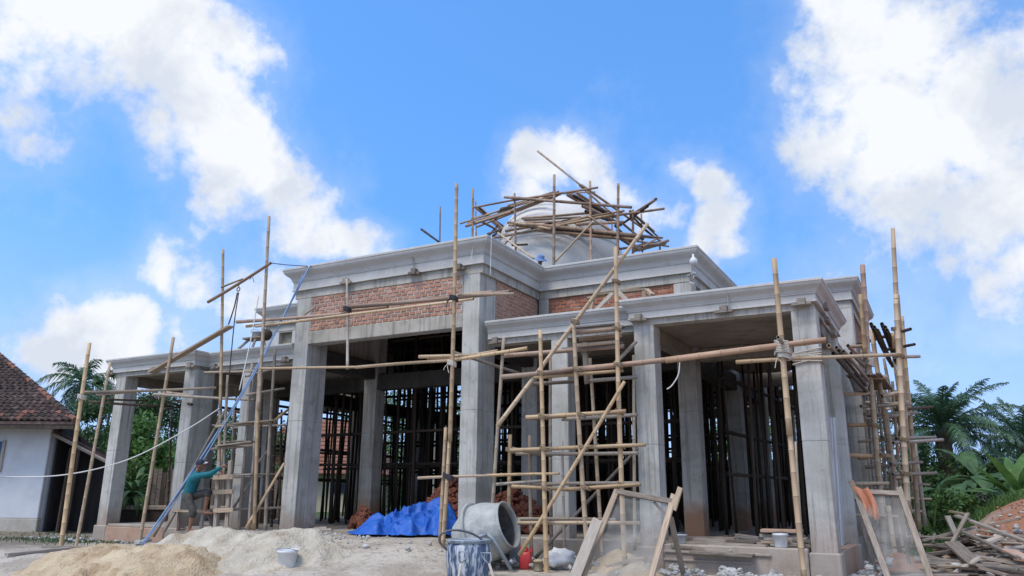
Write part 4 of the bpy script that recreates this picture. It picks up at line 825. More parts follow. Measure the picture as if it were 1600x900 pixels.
# ------------------------------------------------------------------ sand and heaps
def mound(name, sil, Yc, depth, material, label, cat, seed, back=1.0, rough=.05, step=.06, extend=3.0):
    """heap whose crest follows surveyed crest points; slopes fall to the ground before and behind it"""
    crest = [at(x, y, Yc) for x, y in sil]; xs = [p.x for p in crest]; zs = [p.z for p in crest]
    x0, x1 = xs[0]-extend, xs[-1]+extend; nx = int((x1-x0)/step)+1; ny = int(depth*2/step)+1; vs = []
    for j in range(ny):
        y = Yc-depth+2*depth*j/(ny-1)
        for i in range(nx):
            x = x0+(x1-x0)*i/(nx-1); b = terrain(x, y)
            if x < xs[0]: zc = zs[0]-(xs[0]-x)*.55
            elif x > xs[-1]: zc = zs[-1]-(x-xs[-1])*.55
            else: zc = float(np.interp(x, xs, zs))
            w = .12*fbm(x*1.2, y*1.2, seed)
            d = abs(y-Yc+w); slope = .5 if y < Yc else .6*back
            z = zc-(math.sqrt(d*d+.09)-.3)*slope
            z += rough*fbm(x*2.1, y*2.1, seed+3)*min(1, d*2+.15)+rough*.5*fbm(x*6, y*6, seed+5)*min(1, d*2+.3)-abs(fbm(x*3.1, y*3.1, seed+8))*rough*.8
            vs.append((x, y, max(z, b-.06)))
    fs = [(j*nx+i, j*nx+i+1, (j+1)*nx+i+1, (j+1)*nx+i) for j in range(ny-1) for i in range(nx-1) if not all(vs[q][2] <= terrain(vs[q][0], vs[q][1])-.055 for q in (j*nx+i, j*nx+i+1, (j+1)*nx+i+1))]
    mb = MB(); used = {}; 
    for f in fs:
        for q in f: used.setdefault(q, len(used))
    inv = sorted(used, key=used.get); mb.add([vs[q] for q in inv], [tuple(used[q] for q in f) for f in fs])
    return tag(mb.build(name, material, smooth=True), label, cat)
mound('sand_pile', [(60, 893), (85, 873), (112, 861), (150, 849), (190, 849), (220, 853), (255, 849), (285, 851), (305, 858), (322, 874), (334, 893)], 9.3, 2.6, M_SAND, 'tan sand heap at the left front edge of the site', 'sand', 1, rough=.13)
mound('sand_pile', [(205, 862), (262, 843), (300, 829), (345, 822), (385, 830), (408, 833), (432, 827), (460, 824), (488, 832), (515, 847), (545, 862), (580, 884), (600, 900)], 10.9, 2.4, M_SANDP, 'pale sand heap with a white pail on it before the entrance column', 'sand', 4, rough=.14)
def rubble(name, pts, n, smin, smax, material, seed, label, cat, spread=(1, .6, .1), flat=.6):
    r = random.Random(seed); mb = MB()
    for k in range(n):
        c = r.choice(pts); x = c[0]+r.gauss(0, spread[0]); y = c[1]+r.gauss(0, spread[1]); h = c[2] if len(c) > 2 else None
        s = r.uniform(smin, smax)*(1 if r.random() > .12 else 1.8)
        z = (terrain(x, y) if h is None else h)+s*.2+abs(r.gauss(0, spread[2]))
        M = Matrix.Translation((x, y, z)) @ Matrix.Rotation(r.uniform(0, 6), 4, 'Z') @ Matrix.Rotation(r.uniform(-.6, .6), 4, 'X')
        v, f = ellipsoid((0, 0, 0), s*.5, s*r.uniform(.3, .5), s*flat*.5, 6, 4); j = [r.uniform(.62, 1.25) for _ in range(8)]
        mb.add([M @ Vector((q[0]*j[i*5 % 8], q[1]*j[i*3 % 8], q[2]*j[i*7 % 8])) for i, q in enumerate(v)], f)
    return tag(mb.build(name, material), label, cat, kind='stuff')
rubble('rubble', [(x, 13.0+.2*math.sin(x*3)) for x in np.arange(-4.6, -.6, .25)], 240, .04, .14, M_RUBBLE, 1, 'pale broken concrete scattered along the right plinth', 'rubble', (.3, .35, .03))
rubble('rubble', [(-1.35+.1*k, 14.6+.3*k) for k in range(5)], 110, .05, .19, M_RUBBLE, 2, 'pale rubble heap at the foot of the right corner column', 'rubble', (.16, .4, .09))
rubble('rubble', [(-20+.5*k, 11.5+.4*(k % 4)) for k in range(9)]+[(-24, 14), (-22, 13)], 90, .02, .08, M_RUBBLE, 3, 'small stones and litter on the ground by the white house', 'rubble', (1.3, 1.2, .01))
rubble('rubble', [(-11.5, 12.2), (-10.5, 11.6), (-9.5, 11.8), (-12.5, 12)], 260, .02, .075, M_RUBBLE, 5, 'loose gravel on the ramp before the blue tarpaulin', 'gravel', (.9, .7, .005))
rubble('rubble', [(-6.6, 12.6), (-6.0, 12.9), (-5.4, 13.0), (-6.9, 12.9)], 180, .05, .16, M_RUBBLE, 6, 'pale debris under the front bamboo grid', 'rubble', (.35, .3, .05))
rubble('rubble', [(-20.2, 13.2), (-17.2, 13.2), (-16.6, 13.1)], 80, .05, .16, M_RUBBLE, 8, 'broken stones along the left plinth', 'rubble', (.8, .2, .03))
rubble('rubble', [(-18.2+.3*k, 13.75) for k in range(4)], 26, .08, .2, M_BAMD, 12, 'dark debris lumps lying on the left low parapet', 'rubble', (.2, .1, .06)).location.z = 4.62
# heaps of red brick rubble inside the entrance
def lump_heap(name, c, rx, ry, h, n, seed, label):
    r = random.Random(seed); mb = MB()
    for k in range(n):
        a = r.uniform(0, 2*PI); q = math.sqrt(r.random()); x = c[0]+rx*q*math.cos(a); y = c[1]+ry*q*math.sin(a)
        z = c[2]+h*(1-q**1.6)*r.uniform(.75, 1.02)+.05
        M = Matrix.Translation((x, y, z)) @ Matrix.Rotation(r.uniform(0, 6), 4, 'Z') @ Matrix.Rotation(r.uniform(-.8, .8), 4, 'X') @ Matrix.Rotation(r.uniform(-.8, .8), 4, 'Y')
        s = r.uniform(.8, 1.2); mb.cbox(-.10*s, -.05*s, -.035*s, .10*s, .05*s, .035*s, None, .012, M)
    return tag(mb.build(name, M_REDLUMP), label, 'bricks', kind='stuff')
p = at(705, 800, 15.4); lump_heap('brick_heap', (p.x, 15.4, .43), .75, .8, 1.1, 620, 2, 'heap of red broken bricks behind the central column')
p = at(800, 800, 15.8); lump_heap('brick_heap', (p.x, 15.8, .43), .95, .7, .85, 620, 3, 'heap of red broken bricks behind the bamboo grid')
p = at(568, 800, 15.2); lump_heap('brick_heap', (p.x, 15.2, .43), .22, .3, .42, 90, 4, 'small red brick heap left of the blue tarpaulin')
# blue tarpaulin
def tarp():
    q0 = at(543, 838, 12.9); q1 = at(712, 838, 14.3); d = (q1-q0); L = math.hypot(d.x, d.y); ex = Vector((d.x, d.y, 0)).normalized(); ey = Vector((-ex.y, ex.x, 0))
    prof = [(0, .02), (.06, .05), (.12, .14), (.2, .29), (.27, .33), (.33, .30), (.42, .40), (.55, .47), (.68, .52), (.78, .60), (.86, .64), (.92, .58), (.98, .40), (1.04, .04)]
    nx, ny = 170, 90; vs = []
    for j in range(ny):
        v = j/(ny-1)
        for i in range(nx):
            u = 1.04*i/(nx-1); h = float(np.interp(u, [a for a, _ in prof], [b for _, b in prof]))
            wid = .55+.75*min(1, u*2.2); yy = (v-.35)*wid*2+.10*math.sin(u*19+1)+.06*math.sin(u*43)
            e = abs(v-.5)*2; fall = max(0, 1-e**2.6)
            wx_, wy_ = u*L+.35*fbm(u*2.5, v*2, 3), yy+.35*fbm(u*2.5, v*2, 9)
            rg = lambda q, sd: 1-min(1, abs(fbm(wx_*q*.75+wy_*q*.5, wy_*q*1.1-wx_*q*.25, sd, 2))*2.2)
            amp = min(1, h*2.4)*(.25+.75*fall); z = h*fall*.94+amp*(.19*(rg(1.2, 2)-.5)+.10*(rg(2.5, 5)-.5)+.03*(rg(5.5, 7)-.5))
            P = q0+ex*(u*L)+ey*yy; vs.append((P.x, P.y, .44+max(.012+.02*fbm(u*20, v*8), z)))
    fs = [(j*nx+i, j*nx+i+1, (j+1)*nx+i+1, (j+1)*nx+i) for j in range(ny-1) for i in range(nx-1)]
    mb = MB(); mb.add(vs, fs); return tag(mb.build('tarpaulin', M_BLUE, smooth=True), 'crumpled bright blue tarpaulin heaped in the entrance bay', 'tarpaulin')
tarp()
pl = random.Random(4)
for k, (a, b, c, d, Y, s) in enumerate([(485, 828, 520, 827, 13.9, 'short pale offcut lying on the floor beside the entrance column'), (492, 825, 512, 824, 14.3, 'second short offcut lying further in beside the entrance column')]):
    tag(plank(None, at(a, b, Y), at(c, d, Y), .12, .04, M_PALE), s, 'plank')
# ------------------------------------------------------------------ pails, drum, mixer
def pail(label, loc, r=.15, h=.27, m=M_WHITEPL, rz=0.0, tilt=0.0, filled=None):
    t = thing('pail', label, 'bucket', loc); t.rotation_euler = (tilt, 0, rz)
    mb = MB(); mb.lathe([(0, .001), (r*.74, 0), (r*.78, .012), (r*.97, h*.86), (r*1.04, h*.87), (r*1.05, h), (r*1.0, h+.004), (r*.96, h*.97), (r*.75, .02), (0, .02)], 28); mb.build('body', m, t, True)
    mb = MB(); mb.tube([(r*1.05*math.cos(a), r*1.05*math.sin(a)*1.0, h*.93-.06*math.sin(a)*r/.15) for a in np.linspace(PI, 2*PI, 14)], .005, 5); mb.build('handle', M_WIRE, t, True)
    if filled: mb = MB(); mb.lathe([(0, h*.7), (r*.9, h*.68)], 20); mb.build('contents', filled, t)
    return t
pp = at(448, 886, 10.05); pail('white plastic pail standing on the pale sand heap', (pp.x, pp.y, pp.z-.03), .165, .30, M_WHITEPL, .4, .06, M_GREYPL)
pp = at(1221, 861, 13.62); pail('pale pail standing on the right plinth by the plank stack', (pp.x, pp.y, .442), .125, .21, M_WHITEPL, .2)
pp = at(1062, 843, 13.66); pail('grey pail behind the leg of the near sieve', (pp.x, pp.y, .442), .13, .15, M_GREYPL, .8)
# blue drum
p = at(731, 900, 10.6); dr = thing('drum', 'blue cement-spattered drum with a big ring handle before the mixer', 'barrel', (p.x, p.y, terrain(p.x, p.y)))
top = at(731, 842, 10.6).z-dr.location.z; R0 = .335
mb = MB(); mb.lathe([(0, 0), (R0*.9, 0), (R0*.93, top*.15), (R0, top*.5), (R0*1.0, top*.82), (R0*.97, top*.86), (R0*.93, top*.88), (R0*.93, top*.90), (R0*.97, top*.91)], 40); mb.build('shell', M_DRUMB, dr, True)
mb = MB(); mb.lathe([(R0*.97, top*.905), (R0*1.0, top*.915), (R0*1.0, top*.975), (R0*.97, top), (R0*.88, top*.997), (R0*.86, top*.95), (R0*.80, top*.55), (0, top*.5)], 40); mb.build('rim', M_SHEET, dr, True)
for k in range(2): mb = MB(); mb.lathe([(R0*1.0, top*(.93+.03*k)), (R0*1.025, top*(.936+.03*k)), (R0*1.0, top*(.942+.03*k))], 40); mb.build('rib', M_DRUMB, dr, True)
hc = Vector((0, 0, top*.9)); hn = (RT*.93+Vector((0, 0, 0)) - FW*.1).normalized(); hu = (Vector((0, 0, 1))*.62 - RT*.75).normalized()
mb = MB(); mb.tube([hc + RT*(-.08+.335*math.cos(a)) + Vector((0, 0, 1))*(.19*math.sin(a)) - FW*.12 - RT*.12*math.sin(a) for a in np.linspace(-.9, PI+.9, 30)], .016, 6); mb.build('ring_handle', M_WIRE, dr, True)
def shovel(label, gx_, gy_, bx_, by_, Y):
    g, b = at(gx_, gy_, Y), at(bx_, by_, Y-.05); d = (b-g).normalized(); t = thing('shovel', label, 'shovel', (b.x, b.y, terrain(b.x, b.y)))
    end = g+d*1.0
    mb = MB(); mb.tube([g+d*.16, g+d*.5, end], [.019, .021, .021], 8); mb.build('shaft', M_PALE, t, True, M=rel(Matrix.Identity(4), t))
    s = RT; mb = MB(); mb.tube([g+d*.17, g+d*.10-s*.05, g-s*.07, g+s*.07, g+d*.10+s*.05, g+d*.17], .012, 7); mb.build('grip', M_SHEET, t, True, M=rel(Matrix.Identity(4), t))
    mb = MB(); x = d.cross(FW).normalized(); n_ = d.cross(x)
    pts = [end-x*.05, end+x*.05, end+d*.1+x*.12+n_*.02, end+d*.3+x*.11+n_*.01, end+d*.38, end+d*.3-x*.11+n_*.01, end+d*.1-x*.12+n_*.02]
    mb.add(pts+[q+n_*.006 for q in pts], [tuple(range(7)), tuple(range(13, 6, -1))]+[(i, (i+1) % 7, (i+1) % 7+7, i+7) for i in range(7)]); mb.build('blade', M_SHEET, t, M=rel(Matrix.Identity(4), t))
shovel('shovel leaning in front of the drum with its handle at the middle', 724, 862, 716, 905, 10.15)
shovel('shovel leaning at the right edge of the blue drum', 759, 864, 772, 905, 10.2)
# concrete mixer
mc = at(758, 832, 12.0); mix = thing('concrete_mixer', 'grey tilting drum concrete mixer with its mouth turned to the right', 'mixer', (mc.x, mc.y, terrain(mc.x, mc.y)))
ax = (RT*.86-FW*.40+Vector((0, 0, .30))).normalized(); q = ax.to_track_quat('Z', 'Y').to_matrix().to_4x4()
MM = Matrix.Translation(mc-Vector(mix.location)) @ q @ Matrix.Scale(1.08, 4)
mb = MB(); mb.lathe([(0, -.50), (.20, -.49), (.27, -.46), (.43, -.22), (.465, -.17), (.475, -.15), (.475, -.11), (.46, -.10), (.455, .06), (.44, .12), (.36, .36), (.355, .40), (.365, .41), (.365, .44), (.35, .445), (.335, .43), (.34, .36), (.42, .12), (.43, -.1), (.3, -.4), (0, -.44)], 44, None, MM)
mb.build('drum', M_MIXER, mix, True)
mb = MB(); mb.lathe([(.475, -.155), (.51, -.15), (.51, -.105), (.475, -.10)], 44, None, MM); mb.build('gear_ring', M_MIXER, mix)
mb = MB(); mb.lathe([(.05, -.42), (.29, -.41), (.415, -.1), (.405, .12), (.33, .35)], 40, None, MM); mb.build('drum_lining', M_MIXIN, mix, True)
for k in range(3):
    a = k*2.1; mb = MB(); M2 = MM @ Matrix.Rotation(a, 4, 'Z'); mb.box(.26, -.01, -.3, .38, .012, .2, None, M2); mb.build('blade', M_MIXIN, mix)
mb = MB(); base = Vector((0, 0, 0)); cz = mc.z-mix.location.z
def rp(r_, f_, z): return RT*r_+FW*f_+Vector((0, 0, z))
for s in (-.55, .5):
    mb.tube([rp(-.35, s, 0), rp(-.1, s, cz-.05), rp(.05, s, cz)], .03, 8); mb.tube([rp(.45, s, 0), rp(.15, s, cz-.08), rp(.05, s, cz)], .03, 8)
mb.tube([rp(-.35, -.55, .12), rp(-.35, .5, .12)], .03, 8); mb.tube([rp(.45, -.55, .12), rp(.45, .5, .12)], .03, 8); mb.tube([rp(-.2, 0, .25), rp(-.52, 0, cz)], .035, 8)
mb.build('stand', M_SHEET, mix, True)
mb = MB(); Mh = Matrix.Rotation(YAW, 4, 'Z'); pz = at(805, 812, 12.5).z-mix.location.z; pr_ = at(803, 830, 12.5)-mc
mb.cbox(pr_.dot(RT)-.09, .42, .05, pr_.dot(RT)+.12, .95, pz, None, .02, Mh); mb.build('motor_housing', M_SHEET, mix)
mb = MB(); mb.tube([rp(-.42, -.55, .2), rp(-.42, -.6, .2)], .19, 20); mb.build('wheel', M_BAMD, mix)
# red jerry can, tin, white sack
p = at(821, 896, 12.2); jc = thing('jerry_can', 'red plastic jerry can on the ground beside the mixer housing', 'jerry can', (p.x, p.y, terrain(p.x, p.y)), None, .3)
hz_ = max(.36, at(821, 866, 12.2).z-jc.location.z)
mb = MB(); mb.cbox(-.10, -.08, 0, .10, .08, hz_*.8, None, .035); mb.cbox(-.09, -.06, hz_*.79, .04, .06, hz_*.9, None, .025); mb.build('body', M_RED, jc, True)
mb = MB(); mb.tube([(-.09, 0, hz_*.86), (-.08, 0, hz_*.98), (.0, 0, hz_*1.0), (.04, 0, hz_*.88)], .018, 8); mb.build('handle', M_RED, jc, True)
mb = MB(); mb.lathe([(0, hz_*.95), (.035, hz_*.95), (.035, hz_*.78)], 12, None, Matrix.Translation((.09, 0, 0))); mb.build('cap', M_RED, jc)
p = at(841, 898, 12.1); tn = thing('paint_tin', 'dull olive tin with a yellowish lid beside the red jerry can', 'tin', (p.x, p.y, terrain(p.x, p.y))); hz_ = at(841, 876, 12.1).z-tn.location.z
mb = MB(); mb.lathe([(0, 0), (.08, 0), (.084, .01), (.08, .02), (.08, hz_*.9), (.085, hz_*.92)], 20); mb.build('body', M_OLIVE, tn, True)
mb = MB(); mb.lathe([(.085, hz_*.92), (.085, hz_), (.05, hz_+.02), (.0, hz_+.03)], 20); mb.build('lid', M_SAND, tn, True)
def sack(label, px, py, Y, sx, sy, sz, seed, rz, m=M_SACK):
    p = at(px, py, Y); mb = MB(); n, L = 26, 16; vs = []
    for i in range(L+1):
        th = PI*i/L
        for k in range(n):
            a = 2*PI*k/n; d = Vector((math.sin(th)*math.cos(a), math.sin(th)*math.sin(a), math.cos(th))); f = 1+.38*fbm(d.x*1.7, d.y*1.7, d.z*1.7+seed, 4)
            vs.append((d.x*sx*f, d.y*sy*f, max(0, sz+d.z*sz*f)))
    mb.add(vs, [(i*n+k, i*n+(k+1) % n, (i+1)*n+(k+1) % n, (i+1)*n+k) for i in range(L) for k in range(n)])
    o = mb.build('sack', m, smooth=True, loc=(p.x, p.y, terrain(p.x, p.y)-.01)); o.rotation_euler.z = rz; return tag(o, label, 'sack')
sack('crumpled white sack dumped under the front bamboo grid', 872, 896, 12.6, .28, .2, .17, 3, .4)
sack('flattened white sack edge lying right of the crumpled one', 898, 892, 12.9, .22, .2, .08, 9, 1.2)
# ------------------------------------------------------------------ sand sieves
def sieve(label, tl, tr, bl, br, Y, Yt, wood=M_WOOD, legs=()):
    a, b = at(*tl, Yt), at(*tr, Yt); c, d = at(*bl, Y), at(*br, Y)
    t = thing('sand_sieve', label, 'sieve', ((c.x+d.x)/2, (c.y+d.y)/2, terrain((c.x+d.x)/2, (c.y+d.y)/2)))
    up = (b-a).cross(c-a).normalized()
    def ext(p, q): v = (q-p).normalized(); g = max(0, (q.z-terrain(q.x, q.y))/max(.05, -v.z)); return q+v*g
    c2, d2 = ext(a, c), ext(b, d)
    plank(t, a, b, .085, .05, M_WOODG, 'top_rail', up=up)
    plank(t, a+(a-c).normalized()*.03, c2, .09, .045, wood, 'side_rail', up=up); plank(t, b+(b-d).normalized()*.12, d2, .09, .045, wood, 'side_rail', up=up)
    mb = MB(); n = 14; vs = []
    for i in range(n+1):
        for k in range(n+1):
            u, v = k/n, i/n; p = a.lerp(b, u).lerp(c2.lerp(d2, u), .02+.93*v) + up*(.05*math.sin(PI*u)*math.sin(PI*v)*(1 if up.z < 0 else -1)+.028)
            vs.append(p)
    mb.add(vs, [(i*(n+1)+k, i*(n+1)+k+1, (i+1)*(n+1)+k+1, (i+1)*(n+1)+k) for i in range(n) for k in range(n)])
    mb.build('wire_screen', M_MESH, t, True, M=rel(Matrix.Identity(4), t))
    for (x1, y1, x2, y2, ya, yb, w, m) in legs: plank(t, at(x1, y1, ya), at(x2, y2, yb), w, .04, m, 'prop_leg', up=Vector((0, 1, 0)))
    return t
sieve('wood framed sand sieve leaning before the right wing with a pale side board', (963, 768), (1050, 784), (915, 890), (1018, 900), 11.5, 12.15, legs=[(934, 812, 896, 908, 11.6, 11.35, .17, M_PALE), (1048, 808, 1070, 905, 12.2, 12.9, .08, M_WOODG), (1022, 785, 1050, 815, 12.2, 12.3, .035, M_WOODG), (1052, 797, 1063, 762, 12.1, 12.2, .085, M_WOOD)])
sieve('taller wood framed sieve at the right corner with an orange cloth on it', (1337, 768), (1408, 772), (1384, 895), (1452, 897), 13.6, 14.4, M_WOODG, legs=[(1345, 810, 1372, 905, 14.5, 14.9, .06, M_WOODG), (1402, 775, 1424, 900, 14.45, 15.2, .06, M_WOODG), (1330, 752, 1345, 785, 14.42, 14.35, .09, M_WOOD)])
pc = at(1344, 762, 14.30); mb = MB(); nx, ny = 14, 18; vs = []
for j in range(ny):
    for i in range(nx):
        u, v = i/(nx-1), j/(ny-1); x = (u-.5)*(.24-.06*v)+.06*v+.04*math.sin(v*3); vs.append((pc.x+x+.09*v, pc.y-.03-.05*math.sin(u*9+v*2)*(.3+v), pc.z-.42*v*(1+.2*u)+.02*math.sin(u*7)))
mb.add(vs, [(j*nx+i, j*nx+i+1, (j+1)*nx+i+1, (j+1)*nx+i) for j in range(ny-1) for i in range(nx-1)])
tag(mb.build('cloth', M_ORANGE, smooth=True), 'orange rag hanging over the top of the right sieve', 'cloth')
def small_heap(label, px, py, Y, r, h, m, seed):
    p = at(px, py, Y); z0 = terrain(p.x, p.y); mb = MB(); n = 36; vs = [(0, 0, h)]; fs = []
    R = 12
    for i in range(1, R+1):
        for k in range(n):
            a = 2*PI*k/n; rr = r*i/R*(1+.15*fbm(math.cos(a)*1.5, math.sin(a)*1.5, seed)); z = h*(1-(i/R)**1.25)+.03*fbm(rr*4*math.cos(a), rr*4*math.sin(a), seed)
            vs.append((rr*math.cos(a), rr*math.sin(a), z-(.05 if i == R else 0)))
    fs += [(0, 1+k, 1+(k+1) % n) for k in range(n)]+[(1+i*n+k, 1+(i+1)*n+k, 1+(i+1)*n+(k+1) % n, 1+i*n+(k+1) % n) for i in range(R-1) for k in range(n)]
    mb.add(vs, fs); return tag(mb.build('sand_heap', m, smooth=True, loc=(p.x, p.y, z0)), label, 'sand')
small_heap('small tan sand cone behind the screen of the near sieve', 967, 880, 12.9, .55, .34, M_SAND, 2)
small_heap('nearer low sand cone seen through the near sieve', 992, 900, 12.3, .5, .20, M_SAND, 5)
small_heap('reddish soil heap under the right sieve', 1408, 890, 15.4, .7, .32, M_SOIL, 8)
tag(plank(None, at(946, 884, 12.2), at(1006, 872, 12.5), .2, .04, M_WOOD), 'plank lying across the sand behind the near sieve', 'plank')
# planks stacked on the right plinth
L_ = [(1040, 846, 1125, 851, 13.75, M_WOODG, 'grey plank at the left end of the row on the right plinth'), (1085, 843, 1200, 851, 14.1, M_WOODG, 'long grey plank lying at the back of the right plinth'), (1110, 849, 1198, 854, 13.7, M_WOODG, 'front grey plank in the row on the right plinth'),
      (1060, 840, 1150, 842, 14.6, M_WOODG, 'short weathered plank lying deepest on the right floor'),
      (1192, 846, 1262, 848, 13.95, M_WOOD, 'lowest board of the plank stack beside the right corner column'), (1196, 841, 1262, 843, 13.95, M_PALE, 'pale middle board of the plank stack beside the right corner column'), (1190, 836, 1256, 839, 14.0, M_PALE, 'pale upper board of the plank stack beside the right corner column'),
      (1232, 849, 1268, 853, 13.8, M_WOODG, 'short board end poking out at the right of the plank stack'), (1240, 843, 1268, 846, 13.9, M_WOODG, 'grey board end on the right of the plank stack')]
L_ += [(1080, 862, 1178, 868, 13.42, M_WOODG, 'grey form plank propped low against the face of the right plinth'), (1052, 852, 1102, 858, 13.6, M_SCRAP, 'dirty short plank on the left edge of the right plinth'), (1136, 846, 1180, 850, 13.9, M_SCRAP, 'dirty plank end lying askew in the middle of the right plinth'),
       (1100, 842, 1140, 838, 15.0, M_SCRAP, 'dark plank lying crosswise deep on the right floor'), (1150, 836, 1186, 841, 15.4, M_WOODG, 'grey plank lying deepest right on the right floor')]
for a, b, c, d, Y, m, lab in L_:
    tag(plank(None, at(a, b, Y), at(c, d, Y), .26, .05, m), lab, 'plank')
pp = at(1222, 832, 14.0); mb = MB(); mb.cbox(-.33, -.22, 0, .33, .22, .05, None, .008, Matrix.Rotation(.12, 4, 'Z'))
tag(mb.build('board', M_REDPL, loc=(pp.x, pp.y, pp.z)), 'square reddish form board lying on top of the plank stack', 'board')
# corrugated sheet leaning on the second right column
cs = MB(); x0 = at(1293, 780, 14.3); n = 9; vs = []
for i in range(n):
    x = x0.x+i*.024; yy = 14.3+.014*(1 if i % 2 else -1)*1.0
    vs += [(x, yy, .46), (x+.06, yy+.12, 2.55+(.05 if i > 8 else 0)-(.0 if i < 9 else .0))]
cs.add(vs, [(2*i, 2*i+2, 2*i+3, 2*i+1) for i in range(n-1)]); tag(cs.build('corrugated_sheet', M_WALLW), 'narrow pale corrugated sheet leaning behind the right corner column', 'sheet')
# form table standing on the right low roof
ft = thing('form_table', 'rough timber frame table standing on the low roof before the blue window', 'table', at(962, 480, 15.4))
a, b = at(928, 461, 15.3), at(1010, 452, 15.5); a2, b2 = at(915, 474, 15.9), at(1018, 458, 16.0)
plank(ft, a, b, .12, .05, M_WOOD, 'top_rail'); plank(ft, at(918, 466, 15.8), at(1000, 450, 16.0), .1, .05, M_WOOD, 'top_rail'); plank(ft, b, at(1020, 461, 15.2), .1, .05, M_WOOD, 'top_rail')
for (p, q_) in (((926, 464), (922, 492)), ((1006, 455), (1010, 480))): plank(ft, at(*p, 15.35), at(*q_, 15.35), .08, .06, M_WOOD, 'leg', up=Vector((0, 1, 0)))
for (p, q_) in (((957, 458), (928, 488)), ((965, 455), (992, 482))): plank(ft, at(*p, 15.3), at(*q_, 15.25), .09, .04, M_PALE, 'brace', up=Vector((0, 1, 0)))
# bench with a bucket on the left low roof
bt = thing('bench', 'low slatted bench standing on the left low roof', 'bench', at(392, 545, 14.6))
plank(bt, at(386, 531, 14.6), at(414, 528, 14.7), .4, .04, M_WOODG, 'seat')
for (x1, y1, x2, y2) in ((388, 532, 373, 545), (412, 530, 414, 543), (399, 530, 394, 545)): plank(bt, at(x1, y1, 14.5), at(x2, y2, 14.5), .06, .04, M_WOODG, 'leg', up=Vector((0, 1, 0)))
pp = at(400, 529, 14.6); pail('grey pail standing on the bench on the left roof', pp, .14, .17, M_GREYPL, .3)
pp = at(416, 526, 14.4); mb = MB(); mb.lathe([(0, -.12), (.12, -.1), (.16, 0), (.12, .1), (0, .12)], 16, None, Matrix.Rotation(PI/2, 4, 'Y')); tag(mb.build('rubber_basket', M_BAMD, smooth=True, loc=(pp.x, pp.y, pp.z+.05)), 'dark round rubber basket hanging by the hoist mast above the left parapet', 'basket')
# blue pipes and the cable
tag(cable('blue_pipe', [at(221, 852, 12.7), at(300, 737, 12.95), at(385, 602, 13.2), at(440, 500, 13.35), at(485, 414, 13.45)], .022, M_PIPE, n=8), 'long blue pipe leaning from the ground up to the tall cornice', 'pipe')
tag(cable('blue_pipe', [at(224, 850, 12.6), at(297, 752, 12.8), at(345, 672, 12.9), at(400, 580, 13.1), at(450, 480, 13.3), at(473, 430, 13.42)], .014, M_PIPE, n=8), 'thinner blue pipe running just under the long leaning one', 'pipe')
tag(bamboo(None, at(240, 838, 13.0), at(350, 644, 13.1), .045, O, 'leaning_pole'), 'grey bamboo pole leaning behind the blue pipes', 'pole')
tag(cable('cable', [atF(-60, 738, 13), at(0, 745, 11.0), at(100, 742, 11.2), at(200, 718, 11.8), at(290, 672, 12.5), at(343, 638, 13.0)], .013, M_CABLE), 'thin white cable sagging from the left to the climbing tower', 'cable')
tag(cable('wire_end', [at(1062, 566, 12.7), at(1060, 585, 12.7), at(1050, 602, 12.7), at(1042, 608, 12.7)], .011, M_CABLE), 'bit of white wire hanging from the long right ledger', 'wire')
for (x, y0_, y1_, Y, dx) in [(742, 360, 408, 13.6, -6), (768, 368, 430, 13.5, -2)]:
    tag(cable('plumb_string', [at(x, y0_, Y), at(x+dx*.5, (y0_+y1_)/2, Y), at(x+dx, y1_, Y)], .007, M_CABLE), 'white string hanging down the tall cornice beside the mast' if x == 742 else 'white string hanging over the corner return of the tall cornice', 'string')

# ------------------------------------------------------------------ people
def skin_mesh(chains):
    """tapered limbs with round joints; fuse() then melts them into one continuous surface"""
    mb = MB()
    for ch in chains:
        for p, r in ch: v, f = ellipsoid(p, r, r, r, 14, 10); mb.add(v, f)
        for (p, r), (q, r2) in zip(ch, ch[1:]):
            if (Vector(p)-Vector(q)).length > 1e-4: mb.tube([p, q], [r, r2], 14)
    return mb.v, mb.f
def fuse(mb, name, m, parent, voxel):
    o = mb.build(name, m, parent, True); md = o.modifiers.new('r', 'REMESH'); md.mode = 'VOXEL'; md.voxel_size = voxel; md.use_smooth_shade = True
    sm = o.modifiers.new('s', 'SMOOTH'); sm.iterations = 3; sm.factor = .4
    dg = bpy.context.evaluated_depsgraph_get(); me = bpy.data.meshes.new_from_object(o.evaluated_get(dg)); o.modifiers.clear(); o.data = me
    me.name = name; return o
def hand(w, d, palm_n, s=1.0):
    """wrist, pointing direction, palm normal -> finger chains, curled round what they hold"""
    d = Vector(d).normalized(); n = Vector(palm_n).normalized(); side = d.cross(n).normalized(); w = Vector(w); ch = []
    palm = w+d*.05*s; ch.append([(w, .026*s), (palm, .034*s), (w+d*.085*s, .034*s)])
    for k, (o, L) in enumerate(((-.032, .062), (-.011, .072), (.011, .068), (.031, .052))):
        b = w+d*.088*s+side*o*s
        ch.append([(w+d*.06*s+side*o*.8*s, .012*s), (b, .0105*s), (b+d*L*.42*s+n*.014*s, .0095*s), (b+d*L*.62*s+n*.040*s, .0088*s), (b+d*L*.55*s+n*.064*s, .0078*s)])
    tb = w+d*.028*s-side*.022*s; ch.append([(tb, .015*s), (tb-side*.03*s+d*.022*s+n*.012*s, .0125*s), (tb-side*.038*s+d*.05*s+n*.034*s, .0105*s), (tb-side*.028*s+d*.068*s+n*.05*s, .009*s)])
    return ch
